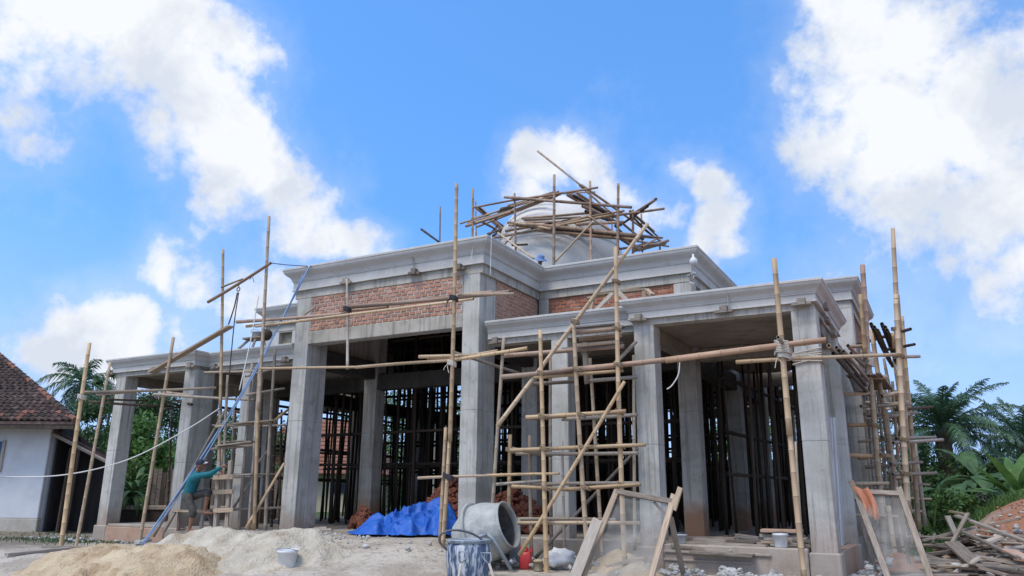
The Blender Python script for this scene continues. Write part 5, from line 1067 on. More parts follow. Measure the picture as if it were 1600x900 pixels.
def head_parts(mb, c, face, up):
    """head with brow, nose, ears, chin; face = looking direction"""
    f = Vector(face).normalized(); u = (Vector(up)-f*Vector(up).dot(f)).normalized(); s = f.cross(u).normalized()
    M = Matrix((f, s, u)).transposed().to_4x4(); T = lambda a, b, z: Vector(c)+M.to_3x3() @ Vector((a, b, z))
    for (p, r) in (((0, 0, .025), (.098, .077, .10)), ((.03, 0, -.035), (.066, .058, .075)), ((.062, 0, -.078), (.026, .032, .024)), ((.097, 0, -.008), (.02, .013, .026)), ((.084, .03, .025), (.016, .026, .010)), ((.084, -.03, .025), (.016, .026, .010)),
                   ((.088, 0, -.048), (.014, .026, .007)), ((.087, 0, -.060), (.014, .024, .007)), ((-.01, .078, -.005), (.022, .010, .032)), ((-.01, -.078, -.005), (.022, .010, .032))):
        v, fc = ellipsoid(T(*p), *r, 16, 10, M); mb.add(v, fc)
    return T
def person(label, J, face, cap, shirt, trousers, base):
    t = thing('person', label, 'person', base); b = Vector(base); mb = MB()
    P = {k: Vector(v)-b for k, v in J.items()}
    def lp(a, c, f): return P[a].lerp(P[c], f)
    spine = [(P['hip'], .125), (lp('hip', 'chest', .5), .118), (P['chest'], .135), (lp('chest', 'neck', .6), .095), (P['neck'], .058), (P['neck'].lerp(P['head'], .6), .055)]
    chains = [spine]
    for s in 'LR':
        chains.append([(P['chest'], .135), (P['sh'+s], .062), (lp('sh'+s, 'el'+s, .4), .05), (P['el'+s], .041), (lp('el'+s, 'wr'+s, .35), .041), (P['wr'+s], .027)])
        chains.append([(P['hip'], .125), (P['hp'+s], .092), (lp('hp'+s, 'kn'+s, .5), .074), (P['kn'+s], .054), (lp('kn'+s, 'an'+s, .3), .055), (P['an'+s], .036), ])
        toe = P['an'+s]+Vector(J_toe[s]); chains.append([(P['an'+s], .036), (P['an'+s]+Vector((0, 0, -.05)), .038), (P['an'+s].lerp(toe, .6)+Vector((0, 0, -.045)), .035), (toe+Vector((0, 0, -.06)), .024)])
    v, f = skin_mesh(chains); mb.add(v, f)
    for s in 'LR':
        d = P['wr'+s]-P['el'+s]; n = Vector((0, 0, -1)); v, f = skin_mesh(hand(P['wr'+s], d, n)); mb.add(v, f)
    T = head_parts(mb, P['head'], face, P['head']-P['neck'])
    fuse(mb, 'body', M_SKIN, t, .009)
    g = .018
    sh = [[(lp('hip', 'chest', .02)+Vector((0, 0, -.03)), .138), (lp('hip', 'chest', .5), .132+g*.4), (P['chest'], .148), (lp('chest', 'neck', .55), .105), (lp('chest', 'neck', .85), .07)]]
    for s in 'LR': sh.append([(P['chest'], .148), (P['sh'+s], .076), (lp('sh'+s, 'el'+s, .4), .064), (P['el'+s], .055), (lp('el'+s, 'wr'+s, .35), .053), (lp('el'+s, 'wr'+s, .9), .041)])
    mb = MB(); v, f = skin_mesh(sh); mb.add(v, f); fuse(mb, 'shirt', shirt, t, .013)
    tr = []
    for s in 'LR': tr.append([(P['hip'], .135), (P['hp'+s], .106), (lp('hp'+s, 'kn'+s, .5), .092), (lp('hp'+s, 'kn'+s, 1.0), .078), (lp('kn'+s, 'an'+s, .12), .082)])
    mb = MB(); v, f = skin_mesh(tr); mb.add(v, f); fuse(mb, 'shorts', trousers, t, .013)
    cap(t, T); return t
# man climbing: pelvis at the left, reaching up to the right
Ym = 12.75
def mp(px, py, dy=0.0): return at(px, py, Ym+dy)
J = dict(hip=mp(294, 774), chest=mp(303, 750), neck=mp(309, 736), head=mp(313, 727), shL=mp(308, 743, .16), shR=mp(309, 744, -.17), elL=mp(326, 744, .15), wrL=mp(341, 741, .12), elR=mp(329, 740, -.16), wrR=mp(346, 730, -.1),
         hpL=mp(296, 777, .1), hpR=mp(294, 778, -.1), knL=mp(326, 768, .1), anL=mp(320, 798, .12), knR=mp(302, 801, -.1), anR=mp(296, 826, -.08))
J_toe = {'L': RT*.17+Vector((0, 0, -.0)), 'R': RT*.17}
def cap_a(t, T):
    mb = MB(); u = (T(0, 0, 1)-T(0, 0, 0)); f = T(1, 0, 0)-T(0, 0, 0); s = T(0, 1, 0)-T(0, 0, 0); M = Matrix((f, s, u)).transposed().to_4x4(); M.translation = T(0, 0, .045)
    mb.lathe([(.098, -.01), (.1, .02), (.09, .06), (.06, .09), (.02, .1), (0, .101)], 22, M_CAP, M @ Matrix.Diagonal((1.02, .84, 1, 1)))
    for sgn in (1,):
        v = [M @ Vector((.085+.085*math.cos(a)*1.0, .07*math.sin(a), .0-.006*math.cos(a))) for a in np.linspace(-PI/2, PI/2, 12)]; v2 = [q+u*.008 for q in v]
        mb.add(v+v2, [tuple(range(12)), tuple(range(23, 11, -1))]+[(i, i+1, i+13, i+12) for i in range(11)], M_SACK)
    mb.build('cap', parent=t, smooth=False)
person('man in teal long-sleeved shirt and dark shorts climbing the left bamboo tower', J, RT+FW*.15+Vector((0, 0, .12)), cap_a, M_TEAL, M_SHORTS, (J['anR'].x, J['anR'].y, J['anR'].z-.09))
# worker behind the parapet, only hat and face in view
hd = at(843, 409, 18.4); bx = Vector((hd.x, hd.y, 5.985)); sc_ = (hd.z-bx.z)/1.60
def wp(r, f, z): return bx+RT*r+FW*f+Vector((0, 0, z*sc_))
J = dict(hip=wp(0, 0, .93), chest=wp(0, -.02, 1.27), neck=wp(0, -.05, 1.45), head=wp(.02, -.12, 1.60), shL=wp(-.19, -.02, 1.38), shR=wp(.19, -.02, 1.38), elL=wp(-.25, -.05, 1.1), wrL=wp(-.2, -.25, .95), elR=wp(.25, -.05, 1.1), wrR=wp(.2, -.25, .95),
         hpL=wp(-.1, 0, .9), hpR=wp(.1, 0, .9), knL=wp(-.11, -.03, .49), anL=wp(-.12, 0, .08), knR=wp(.11, -.03, .49), anR=wp(.12, 0, .08))
J_toe = {'L': -FW*.17, 'R': -FW*.17}
def cap_b(t, T):
    mb = MB(); u = (T(0, 0, 1)-T(0, 0, 0)); f = T(1, 0, 0)-T(0, 0, 0); s = T(0, 1, 0)-T(0, 0, 0); M = Matrix((f, s, u)).transposed().to_4x4(); M.translation = T(0, 0, .05)
    mb.lathe([(.19, -.035), (.185, -.025), (.108, .0), (.102, .03), (.095, .085), (.07, .105), (0, .11)], 26, M_HAT, M); mb.lathe([(.189, -.037), (.1, -.006), (.0, .0)], 26, M_HAT, M)
    mb.build('bucket_hat', M_HAT, t, True)
person('worker in a blue brimmed hat with only the head showing over the cornice corner', J, -FW-RT*.2-Vector((0, 0, .45)), cap_b, M_WHITEPL, M_SHORTS, bx)

# ------------------------------------------------------------------ vegetation
def leaf_quads(rng, centres, n, size, up_bias=.3, ratio=.45):
    """n small leaves round the clump centres (c, r): arrays of verts and faces"""
    C = np.array([c for c, r in centres]); Rr = np.array([r for c, r in centres]); w = Rr**2; w = w/w.sum()
    i = rng.choice(len(C), n, p=w); d = rng.normal(size=(n, 3)); d /= np.linalg.norm(d, axis=1)[:, None]
    rad = rng.random(n)**.45; P = C[i]+d*(Rr[i]*rad)[:, None]*np.array([1, 1, .8])
    a = rng.normal(size=(n, 3)); a[:, 2] -= .35; a /= np.linalg.norm(a, axis=1)[:, None]
    nn = d*.7+rng.normal(size=(n, 3))*.5; nn[:, 2] += up_bias; b = np.cross(a, nn); b /= np.linalg.norm(b, axis=1)[:, None]+1e-9
    s = size*rng.uniform(.6, 1.35, n)[:, None]
    v = np.stack([P, P+a*s*.5+b*s*ratio*.5, P+a*s, P+a*s*.5-b*s*ratio*.5], 1).reshape(-1, 3)
    f = np.arange(4*n).reshape(-1, 4); return v, f
def np_mesh(name, v, f, m, parent):
    me = bpy.data.meshes.new(name); n = len(v); k = len(f); me.vertices.add(n); me.vertices.foreach_set('co', np.asarray(v, np.float32).ravel())
    me.loops.add(k*4); me.loops.foreach_set('vertex_index', np.asarray(f, np.int32).ravel()); me.polygons.add(k); me.polygons.foreach_set('loop_start', np.arange(0, 4*k, 4, dtype=np.int32)); me.polygons.foreach_set('loop_total', np.full(k, 4, np.int32))
    me.update(); me.validate(); me.materials.append(m); o = bpy.data.objects.new(name, me); COL.objects.link(o); o.parent = parent; return o
TS = [0]
def tree(label, base, height, crown_r, crown_lo, n=9000, leaf=.16, m=None, kind='tree', cat='tree', clumps=26, group=None, aspect=1.0, trunk_r=.14):
    TS[0] += 1; rng = np.random.default_rng(TS[0]+40); rr = random.Random(TS[0]); m = m or M_LEAF
    t = thing(kind, label, cat, base, group); cl = []; mb = MB(); lo = height*crown_lo
    mb.tube([(0, 0, -.3), (.05, .03, lo*.6), (.0, .08, (lo+height)*.5)], [trunk_r*1.2, trunk_r*.9, trunk_r*.5], 8)
    for k in range(clumps):
        a = rr.uniform(0, 2*PI); z = rr.uniform(lo, height); q = (z-lo)/(height-lo); prof = math.sin(PI*min(1, .18+.8*q))**.7
        R = crown_r*prof*math.sqrt(rr.random())*1.0; c = (R*math.cos(a)*aspect, R*math.sin(a), z); r = crown_r*rr.uniform(.2, .42); cl.append((c, r))
        if k % 2 == 0: mb.tube([(0, .04, lo*.7), (c[0]*.5, c[1]*.5, lo*.6+c[2]*.35), c], [trunk_r*.5, trunk_r*.3, trunk_r*.1], 5)
    mb.build('trunk', M_BARK, t, True); v, f = leaf_quads(rng, cl, n, leaf); np_mesh('crown', v, f, m, t); return t
def frond(base, az, el, L, droop, nl, leaflet, rng, wid=.03, hang=.55):
    """pinnate frond: arching rachis with paired leaflets"""
    pts = []; p = Vector(base); e = el; step = L/14
    for i in range(15):
        pts.append(p.copy()); d = Vector((math.cos(az)*math.cos(e), math.sin(az)*math.cos(e), math.sin(e))); p = p+d*step; e -= droop/14*(1+.8*i/14)
    v = []; f = []; side = Vector((-math.sin(az), math.cos(az), 0))
    for k in range(nl):
        u = .14+.86*k/(nl-1); x = u*14; i = min(13, int(x)); q = pts[i].lerp(pts[i+1], x-i); tg = (pts[i+1]-pts[i]).normalized(); up = side.cross(tg)
        ll = leaflet*(math.sin(PI*min(1, .12+.86*u))**.6)*rng.uniform(.85, 1.1)
        for s in (-1, 1):
            d = (side*s*(.75+rng.uniform(-.12, .12))+tg*.62+up*rng.uniform(-.25, .38)).normalized(); e1 = q+d*ll*.5; e2 = q+d*ll+Vector((0, 0, -hang*ll*rng.uniform(.5, 1.1)))
            w = tg*wid; o = len(v); v += [q-w*.7, q+w*.7, e1+w, e1-w, e2+w*.15, e2-w*.15]; f += [(o, o+1, o+2, o+3), (o+3, o+2, o+4, o+5)]
    return pts, v, f
def palm(label, base, trunk_h, L, nf, kind='palm_tree', el_lo=-.35, el_hi=1.35, droop=1.5, nl=42, leaflet=.75, trunk_r=.22, seed=1, wid=.03, m=None, hang=.55):
    t = thing(kind, label, 'palm tree', base); rng = random.Random(seed); mb = MB(); n = 14
    mb.tube([(.06*math.sin(i), .0, -.3+(trunk_h+.3)*i/n) for i in range(n+1)], [trunk_r*(1+.10*(i % 2)) for i in range(n+1)], 10); mb.build('trunk', M_BARK, t, True)
    for k in range(nf):
        az = k*2.399+rng.uniform(-.2, .2); q = k/(nf-1); el = el_hi+(el_lo-el_hi)*q**.8+rng.uniform(-.1, .1)
        pts, v, f = frond((0, 0, trunk_h), az, el, L*rng.uniform(.85, 1.1)*(1 if q > .12 else .75), droop*rng.uniform(.7, 1.15)*(.5+.5*q+.3), nl, leaflet, rng, wid, hang)
        mb = MB(); mb.add(v, f); mb.tube(pts, [.045*(1-.85*i/14)*(L/3.6) for i in range(15)], 5); mb.build('frond', m or M_PALM, t)
    return t
def blade_leaf(mb, base, az, el, L, w, droop, rng, fold=.25, nseg=10):
    p = Vector(base); e = el; st = L/nseg; side = Vector((-math.sin(az), math.cos(az), 0)); vs = []
    for i in range(nseg+1):
        u = i/nseg; ww = w*math.sin(PI*min(1, .08+.90*u))**.75; d = Vector((math.cos(az)*math.cos(e), math.sin(az)*math.cos(e), math.sin(e))); up = side.cross(d)
        if u < .12: ww *= .25
        vs += [p+side*ww+up*ww*fold*rng.uniform(.6, 1.3), p, p-side*ww+up*ww*fold*rng.uniform(.6, 1.3)]; p = p+d*st; e -= droop/nseg*(1+u)
    mb.add(vs, [(i*3+k, i*3+k+1, i*3+k+4, i*3+k+3) for i in range(nseg) for k in (0, 1)])
def leafy(label, base, n, L, w, m, seed, stem=0.0, el=(.5, 1.45), droop=.9, kind='banana_plant', cat='plant', group=None, spread=.1, fold=.25):
    t = thing(kind, label, cat, base, group); r = random.Random(seed)
    if stem: mb = MB(); mb.tube([(0, 0, -.2), (.02, 0, stem*.5), (0, .02, stem)], [.11, .1, .07], 8); mb.build('stem', m, t, True)
    for k in range(n):
        mb = MB(); blade_leaf(mb, (r.uniform(-spread, spread), r.uniform(-spread, spread), stem*r.uniform(.8, 1)), k*2.399+r.uniform(-.3, .3), r.uniform(*el), L*r.uniform(.75, 1.1), w*r.uniform(.8, 1.1), droop*r.uniform(.6, 1.3), r, fold); mb.build('leaf', m, t, True)
    return t
def gbase(px, D, dz=0.0):
    """ground point seen along a column of the view, D metres ahead"""
    p = atF(px, 775, D); return (p.x, p.y, terrain(p.x, p.y)+dz)
def hz(px, py, D): return atF(px, py, D).z
# left side
b = gbase(103, 46); palm('tall coconut palm rising behind the tiled house roof', b, hz(103, 597, 46)-b[2], 3.0, 22, el_lo=-.5, droop=1.5, nl=34, leaflet=.62, trunk_r=.16, seed=3, wid=.035)
b = gbase(150, 40); tree('thin tree with sparse tufts rising above the left hedge', b, hz(150, 566, 40)-b[2], .9, .5, 1500, .2, M_LEAFD, clumps=12, trunk_r=.08)
for (px, D, ytop, cr, lo, m, n, lab, lf, asp) in [
    (140, 36, 612, 1.9, .25, M_LEAFD, 9000, 'dark leafy tree beside the tiled house behind two bamboo poles', .16, 1),
    (232, 39, 628, 2.9, .2, M_LEAFD, 14000, 'broad dark tree behind the left corner column', .17, 1),
    (208, 33, 662, 1.7, .3, M_LEAFB, 3800, 'bright green broad-leaved tree just right of the left corner column', .26, 1),
    (305, 44, 655, 3.2, .15, M_LEAF, 12000, 'mid green tree behind the second left column', .18, 1),
    (385, 46, 650, 3.0, .1, M_LEAFD, 9000, 'dark tree glimpsed through the climbing tower', .18, 1),
    (262, 34, 700, 1.7, .1, M_LEAF, 6000, 'low green bushy tree between the two left columns', .15, 1),
    (170, 31, 690, 1.5, .1, M_LEAF, 6000, 'rounded green bush behind the leaning left poles', .14, 1)]:
    b = gbase(px, D); tree(lab, b, hz(px, ytop, D)-b[2], cr, lo, n, lf, m, aspect=asp)
b = gbase(206, 29.5); leafy('clump of dark drooping strap leaves right of the left corner column', (b[0], b[1], b[2]), 34, 1.5, .1, M_LEAFD, 4, 1.1, (.2, 1.4), 1.5, 'strap_leaf_plant')
b = gbase(432, 31); leafy('small banana plant between the tower and the entrance column', b, 8, 1.3, .22, M_LEAFB, 6, .9, (.4, 1.4), 1.0)
b = gbase(452, 33); leafy('banana plant behind the left edge of the entrance column', b, 8, 1.3, .24, M_LEAF, 16, .7, (.4, 1.4), 1.0)
# low garden wall on the left
p = atF(170, 806, 28.5); q = atF(285, 800, 30.0)
wl_ = thing('garden_wall', 'low dark garden wall behind the left columns', 'wall', (p.x, p.y, terrain(p.x, p.y))); M_, L_w = alignx(Vector((p.x-2.4, p.y-1.0, 0)), Vector((q.x+3, q.y+1.5, 0)))
mb = MB(); mb.cbox(0, -.08, -.4, L_w, .08, hz(230, 797, 29), None, .02); mb.build('wall', M_BAMD, wl_, M=rel(M_, wl_))
mb = MB(); mb.cbox(-.05, -.12, hz(230, 797, 29)+.003, L_w+.05, .12, hz(230, 790, 29), None, .02); mb.build('coping', M_BAMG, wl_, M=rel(M_, wl_))
fn = thing('plank_fence', 'brown upright board fence behind the low garden wall', 'fence', (p.x+.6, p.y+1.4, terrain(p.x, p.y)))
for k in range(34):
    mb = MB(); h = hz(240, 738, 30)+PR.uniform(-.12, .1); mb.cbox(-.07, -.012, 0, .07, .012, h, None, .004); o = mb.build('board', M_SCRAP if k % 3 else M_BAMD, fn); d = (M_ @ Vector((1, 0, 0))-M_ @ Vector((0, 0, 0))); o.location = d*(.16*k-.3); o.rotation_euler.z = math.atan2(d.y, d.x)
# behind the hall
for (px, D, ytop, cr, m, n, lab) in [(640, 52, 610, 4.2, M_LEAF, 9000, 'green tree seen in the gap behind the blue tarpaulin'), (760, 60, 600, 4.5, M_LEAFD, 6000, 'dark tree behind the middle of the hall'), (560, 64, 590, 4.0, M_LEAFD, 6000, 'dark tree rising behind the cream house'), (900, 56, 640, 3.6, M_LEAF, 6000, 'green tree behind the bamboo grid'),
                                      (1010, 58, 690, 2.0, M_LEAF, 3000, 'small green tree glimpsed left of the inner columns'), (1125, 50, 640, 2.6, M_LEAF, 5000, 'green tree glimpsed between the inner right columns'), (1215, 46, 640, 2.8, M_LEAF, 7000, 'green tree behind the right wing of the hall'), (1275, 54, 650, 2.6, M_LEAFD, 4000, 'dark tree behind the right corner column'), (1350, 50, 640, 2.6, M_LEAF, 5000, 'mid green tree behind the side scaffold')]:
    b = gbase(px, D); tree(lab, b, hz(px, ytop, D)-b[2], cr, .12, n, .24, m)
# right side
b = gbase(1487, 31); palm('large oil palm with shaggy dark fronds beyond the side scaffold', b, hz(1487, 672, 31)-b[2], 3.1, 36, 'oil_palm', -.2, 1.5, .85, 70, .52, .3, 8, .022, hang=.45)
b = gbase(1612, 34); palm('second oil palm at the right edge of the site', b, hz(1612, 695, 34)-b[2], 2.9, 32, 'oil_palm', -.2, 1.5, .85, 60, .5, .3, 12, .022, hang=.45)
b = gbase(1482, 25.5); leafy('dark broad-leaved banana clump in front of the large oil palm', b, 13, 2.2, .27, M_LEAFD, 21, .9, (.1, 1.35), 1.5)
b = gbase(1530, 27); leafy('dark banana clump right of the oil palm trunk', b, 12, 2.3, .27, M_LEAFD, 25, 1.0, (.1, 1.3), 1.5)
b = gbase(1592, 22.5); leafy('bright green upright banana leaves at the right edge above the red soil', b, 14, 1.8, .18, M_LEAFB, 31, .05, (.5, 1.5), .7, spread=.16)
b = gbase(1449, 21.0, -.1); leafy('young banana shoot with one pale upright leaf by the side scaffold', b, 2, .85, .12, M_LEAFB, 37, .5, (1.3, 1.5), .2)
for (px, D, ytop, cr, m, n, lf, lab) in [(1492, 23, 762, .75, M_LEAF, 2600, .13, 'light green leafy bush behind the timber heap'), (1458, 24, 775, .6, M_LEAF, 1600, .12, 'small green bush at the foot of the side scaffold'), (1525, 24.5, 765, .7, M_LEAFD, 2200, .13, 'dark bush between the banana clumps'), (1562, 24, 770, .8, M_LEAFD, 2600, .12, 'dark bush left of the bright banana leaves'),
                                       (1470, 30, 700, 1.5, M_LEAFD, 5000, .16, 'dark undergrowth bush below the large oil palm'), (1550, 31, 715, 1.5, M_LEAFD, 5000, .16, 'dark undergrowth bush right of the large oil palm'), (1600, 30, 735, 1.3, M_LEAFD, 4000, .15, 'dark undergrowth bush below the second oil palm'), (1440, 33, 690, 1.3, M_LEAFD, 4000, .16, 'dark bush seen through the side scaffold')]:
    b = gbase(px, D, -.1); tree(lab, b, max(.5, hz(px, ytop, D)-b[2]), cr, .05, n, lf, m, kind='bush', cat='bush', clumps=16, trunk_r=.04)
rf = random.Random(9); b = gbase(1532, 23.4); fl = thing('flowering_weed', 'weed with small white blossoms before the dark bush', 'plant', b); top = hz(1532, 776, 23.4)-b[2]
mb = MB(); mb.tube([(0, 0, -.1), (.02, 0, top*.6), (0, 0, top*1.1)], .012, 5)
for k in range(40): a = rf.uniform(0, 6.28); mb.tube([(0, 0, top*.4), (.22*math.cos(a)*rf.random(), .22*math.sin(a)*rf.random(), top*rf.uniform(.7, 1.3))], .006, 4)
mb.build('stem', M_LEAF, fl); mb = MB()
for k in range(60):
    v, f = ellipsoid((rf.gauss(0, .10), rf.gauss(0, .1), top*rf.uniform(.75, 1.35)), .022, .022, .018, 6, 4); mb.add(v, f)
mb.build('blossoms', M_WHITEFL, fl)
# distant tree line all round
r = np.random.default_rng(77); cl = []
for k in range(420):
    a = r.uniform(-1.5, 1.5)-YAW*-1; D = r.uniform(75, 130); cl.append(((-math.sin(a)*D, math.cos(a)*D, r.uniform(.5, 2.6)), r.uniform(2.2, 4.2)))
fo = thing('far_wood', 'far green wood along the horizon behind the site', 'wood', (0, 100, 0)); v, f = leaf_quads(r, cl, 60000, .9); v = v-np.array([0, 100, 0]); o = np_mesh('foliage', v, f, M_LEAFD, fo); o['kind'] = 'stuff'
# grass and weeds at the right and the left edge
def weeds(name, label, spots, n, h, m, seed):
    rng = np.random.default_rng(seed); i = rng.integers(0, len(spots), n); S = np.array([(s[0], s[1]) for s in spots]); sp = np.array([s[2] for s in spots]); P = S[i]+rng.normal(size=(n, 2))*sp[i][:, None]
    z = np.array([terrain(x, y) for x, y in P]); P3 = np.column_stack([P, z-.01]); a = rng.uniform(0, 2*PI, n); hh = h*rng.uniform(.4, 1.3, n); le = rng.normal(size=(n, 2))*.35*hh[:, None]
    sd = np.column_stack([np.cos(a), np.sin(a), np.zeros(n)])*.012; mid = P3+np.column_stack([le*.35, hh*.6]); tip = P3+np.column_stack([le, hh]); v = np.stack([P3-sd, P3+sd, mid+sd*.8, mid-sd*.8, mid-sd*.8, mid+sd*.8, tip+sd*.1, tip-sd*.1], 1).reshape(-1, 3)
    o = np_mesh(name, v, np.arange(8*n).reshape(-1, 4), m, None); tag(o, label, 'grass', kind='stuff')
weeds('grass', 'grass and weeds growing along the back of the red soil mound', [(x, 22.3+.3*math.sin(x*2), .3) for x in np.arange(-.6, 5, .3)]+[(-.6, 18.5, .3), (-.2, 17.5, .25)], 5200, .26, M_LEAF, 5)
weeds('grass', 'sparse grass on the bare ground by the white house', [(-22+.7*k, 12.6+.5*(k % 3), .5) for k in range(6)]+[(-24, 15, .9)], 1500, .075, M_LEAFD, 6)
# ------------------------------------------------------------------ house on the left
D0 = 25.0
corner = atF(56, 825, D0); Ht = hz(66, 656, D0)
HM = Matrix.Translation((corner.x, corner.y, 0)) @ Matrix.Rotation(YAW, 4, 'Z')         # local x = right, y = away
hs = thing('tiled_house', 'low white house with a dark mossy clay tile roof at the left edge', 'house', (corner.x, corner.y, 0), rz=YAW)
mb = MB(); mb.cbox(-9, 0, .42, 0, .18, Ht, None, .02); mb.cbox(-.18, .185, -.2, 0, .6, Ht, None, .02); mb.build('wall', M_WALLW, hs)
mb = MB(); mb.cbox(-9.02, -.02, -.3, .02, .2, .417, None, .02); mb.build('wall_base', M_DADO, hs)
wz0, wz1 = hz(4, 735, D0), hz(6, 690, D0); wx = (atF(7, 710, D0)-corner).dot(RT)
wn_ = MB(); wn_.cbox(wx-1.1, -.05, wz0, wx-.09, -.002, wz1, None, .01); w_ = wn_.build('window', M_BLUEWD, hs); mb = MB(); mb.cbox(wx-.088, -.07, wz0-.05, wx, -.003, wz1+.05, None, .008); mb.build('frame', M_PALE, w_); mb = MB(); mb.box(wx-1.0, -.056, wz0+.1, wx-.2, -.052, wz1-.1); mb.build('pane', M_GLASS, w_)
# hipped roof: front slope faces the viewer, its right edge is the hip
E0 = atF(118, 659, D0-.9); ex = (E0-corner).dot(RT); ez = E0.z; ey = -.9
Tp = atF(-6, 553, D0+4.2); tx = (Tp-corner).dot(RT); tz = Tp.z; ty = 4.2
slope = (tz-ez)/(ty-ey); ridge_t = 1.18
def roof_pt(u, v): return Vector((u, ey+v*(ty-ey), ez+v*(tz-ez)))            # v along the slope
hipx = lambda v: ex+(tx-ex)*v
mb = MB(); v = [roof_pt(-14, 0), roof_pt(hipx(0), 0), roof_pt(hipx(ridge_t), ridge_t), roof_pt(-14, ridge_t)]; bk = [(hipx(0)-7.5, 9.5, ez), (-14, 9.5, ez)]
mb.add(v+bk+[q-Vector((0, 0, .08)) for q in v]+[(p[0], p[1], p[2]-.08) for p in bk], [(0, 1, 2, 3), (2, 1, 4), (3, 2, 4, 5), (6, 9, 8, 7), (8, 10, 7), (9, 11, 10, 8), (0, 6, 7, 1), (1, 7, 10, 4)])
roof = mb.build('roof', M_TILE, hs)
tw, tl = .21, .24; sl_len = math.hypot(ty-ey, tz-ez); sl_ang = math.atan2(tz-ez, ty-ey)
def tile_mesh():
    mb = MB(); n = 7; L2 = tl*1.18; pts = [(tw*1.06*(i/(n-1)-.5), .028*math.sin(i/(n-1)*2*PI)+.014) for i in range(n)]
    vs = [(x, 0, z+.05) for x, z in pts]+[(x, L2, z) for x, z in pts]+[(x, 0, z) for x, z in pts]; mb.add(vs, [(i, i+1, n+i+1, n+i) for i in range(n-1)]+[(2*n+i, 2*n+i+1, i+1, i) for i in range(n-1)]); me = bpy.data.meshes.new('roof_tile'); me.from_pydata(mb.v, [], mb.f); return me
TM = []
for c_ in (M_TILE, M_TILE, M_TILE, M_TILER): me = tile_mesh(); me.materials.append(c_); TM.append(me)
rt = random.Random(12); cnt = 0; stuff = MB(); rows = int(sl_len*ridge_t/tl); RX = Matrix.Rotation(sl_ang, 4, 'X')
tiles = []
for i in range(rows):
    vv = i*tl/sl_len; x = hipx(vv)-tw*.6+(rt.uniform(-.03, .03))
    while x > -13:
        p = roof_pt(x, vv)+Vector((0, -.01, .012+rt.uniform(0, .012))); tiles.append((p, i, x)); x -= tw
vis = [e for e in tiles if e[2] > tx-1.0]; vis.sort(key=lambda e: e[0].y); keep = set(id(e) for e in vis[:300])
for e in tiles:
    p, i, x = e; M = Matrix.Translation(p) @ RX @ Matrix.Rotation(rt.uniform(-.07, .07), 4, 'Z') @ Matrix.Rotation(rt.uniform(-.05, .05), 4, 'Y')
    red = rt.random() < (.03 if i > 2 else .22); me = TM[3] if red else TM[rt.randrange(3)]
    if id(e) in keep: o = bpy.data.objects.new('roof_tile', me); COL.objects.link(o); o.parent = roof; o.matrix_local = M
    else: stuff.add([M @ w.co for w in me.vertices], [tuple(q.vertices) for q in me.polygons])
tag(stuff.build('roof_tile_courses', M_TILE, roof), kind='stuff')
mb = MB(); k = 0
for j in range(int(sl_len*ridge_t/.3)):
    v0 = j*.3/sl_len; a = roof_pt(hipx(v0), v0)+Vector((0, 0, .05)); b_ = roof_pt(hipx(v0+.36/sl_len), v0+.36/sl_len)+Vector((0, 0, .03)); mb.tube([a, b_], [.10, .08], 8, M_TILER if rt.random() < .45 else M_TILE)
mb.build('hip_tiles', None, roof)
mb = MB(); mb.cbox(-14, ey+.02, ez-.22, ex-.05, ey+.06, ez-.085, None, .006); mb.build('fascia_board', M_BAMD, hs)
# lean-to shed on its right side
ls = thing('lean_to_shed', 'dark open lean-to shed against the right side of the white house', 'shed', (corner.x, corner.y, 0), rz=YAW)
def lc(px, py, D): p = atF(px, py, D)-Vector((corner.x, corner.y, 0)); return Vector((p.dot(RT), D-D0, p.z))
a, b_ = lc(72, 668, D0+.1), lc(172, 722, D0+.3); mb = MB(); d = (b_-a)
mb.add([a, b_, b_+Vector((-2.6, 5, .3)), a+Vector((-2.6, 5, .3)), a+Vector((0, 0, .09)), b_+Vector((0, 0, .09)), b_+Vector((-2.6, 5, .39)), a+Vector((-2.6, 5, .39))], [(0, 1, 2, 3), (4, 7, 6, 5), (0, 4, 5, 1), (1, 5, 6, 2), (2, 6, 7, 3), (3, 7, 4, 0)]); mb.build('roof', M_TILE, ls)
mb = MB(); mb.tube([a+Vector((-.1, -.05, -.03)), b_+Vector((0, -.05, -.03))], .06, 6); mb.build('rafter', M_WOODG, ls)
for k, (px, top) in enumerate(((95, 700), (108, 700), (133, 715), (160, 722))): mb = MB(); q = lc(px, 790, D0+.35); mb.tube([(q.x, q.y, -.2), (q.x+.05, q.y, lc(px, top, D0+.35).z)], .05, 6); mb.build('post', M_BAMD, ls)
mb = MB(); q = lc(60, 780, D0+1.2)
for k in range(int((b_.x-.15)/.2)): x = .05+.2*k; y_ = .55+.9*(1-x/2.2); mb.cbox(x, y_+.02*(k % 2), -.2, x+.215, y_+.03+.02*(k % 2), max(1.0, (a+d*((x-a.x)/d.x)).z-.03), None, .004)
mb.build('board_wall', M_DARKWD, ls); mb = MB(); mb.box(.06, .3, -.1, .12, 1.4, 3.2); mb.build('side_shade_panel', M_DARKWD, ls)  # dark boards and an added dark panel stand in for shade beside the house
for k, (c_, e_) in enumerate([((20, 845, 13.5), (128, 838, 15.5)), ((15, 838, 16), (110, 834, 17)), ((70, 832, 17.5), (140, 828, 17.5))]):
    p, q = atF(*c_), atF(*e_); p.z = terrain(p.x, p.y)+.05; q.z = terrain(q.x, q.y)+.06
    tag(plank(None, p, q, .14, .05, M_WOODG), ['long grey plank on the ground before the white house', 'grey plank nearest the base of the white house wall', 'short plank on the ground before the dark shed'][k], 'plank')
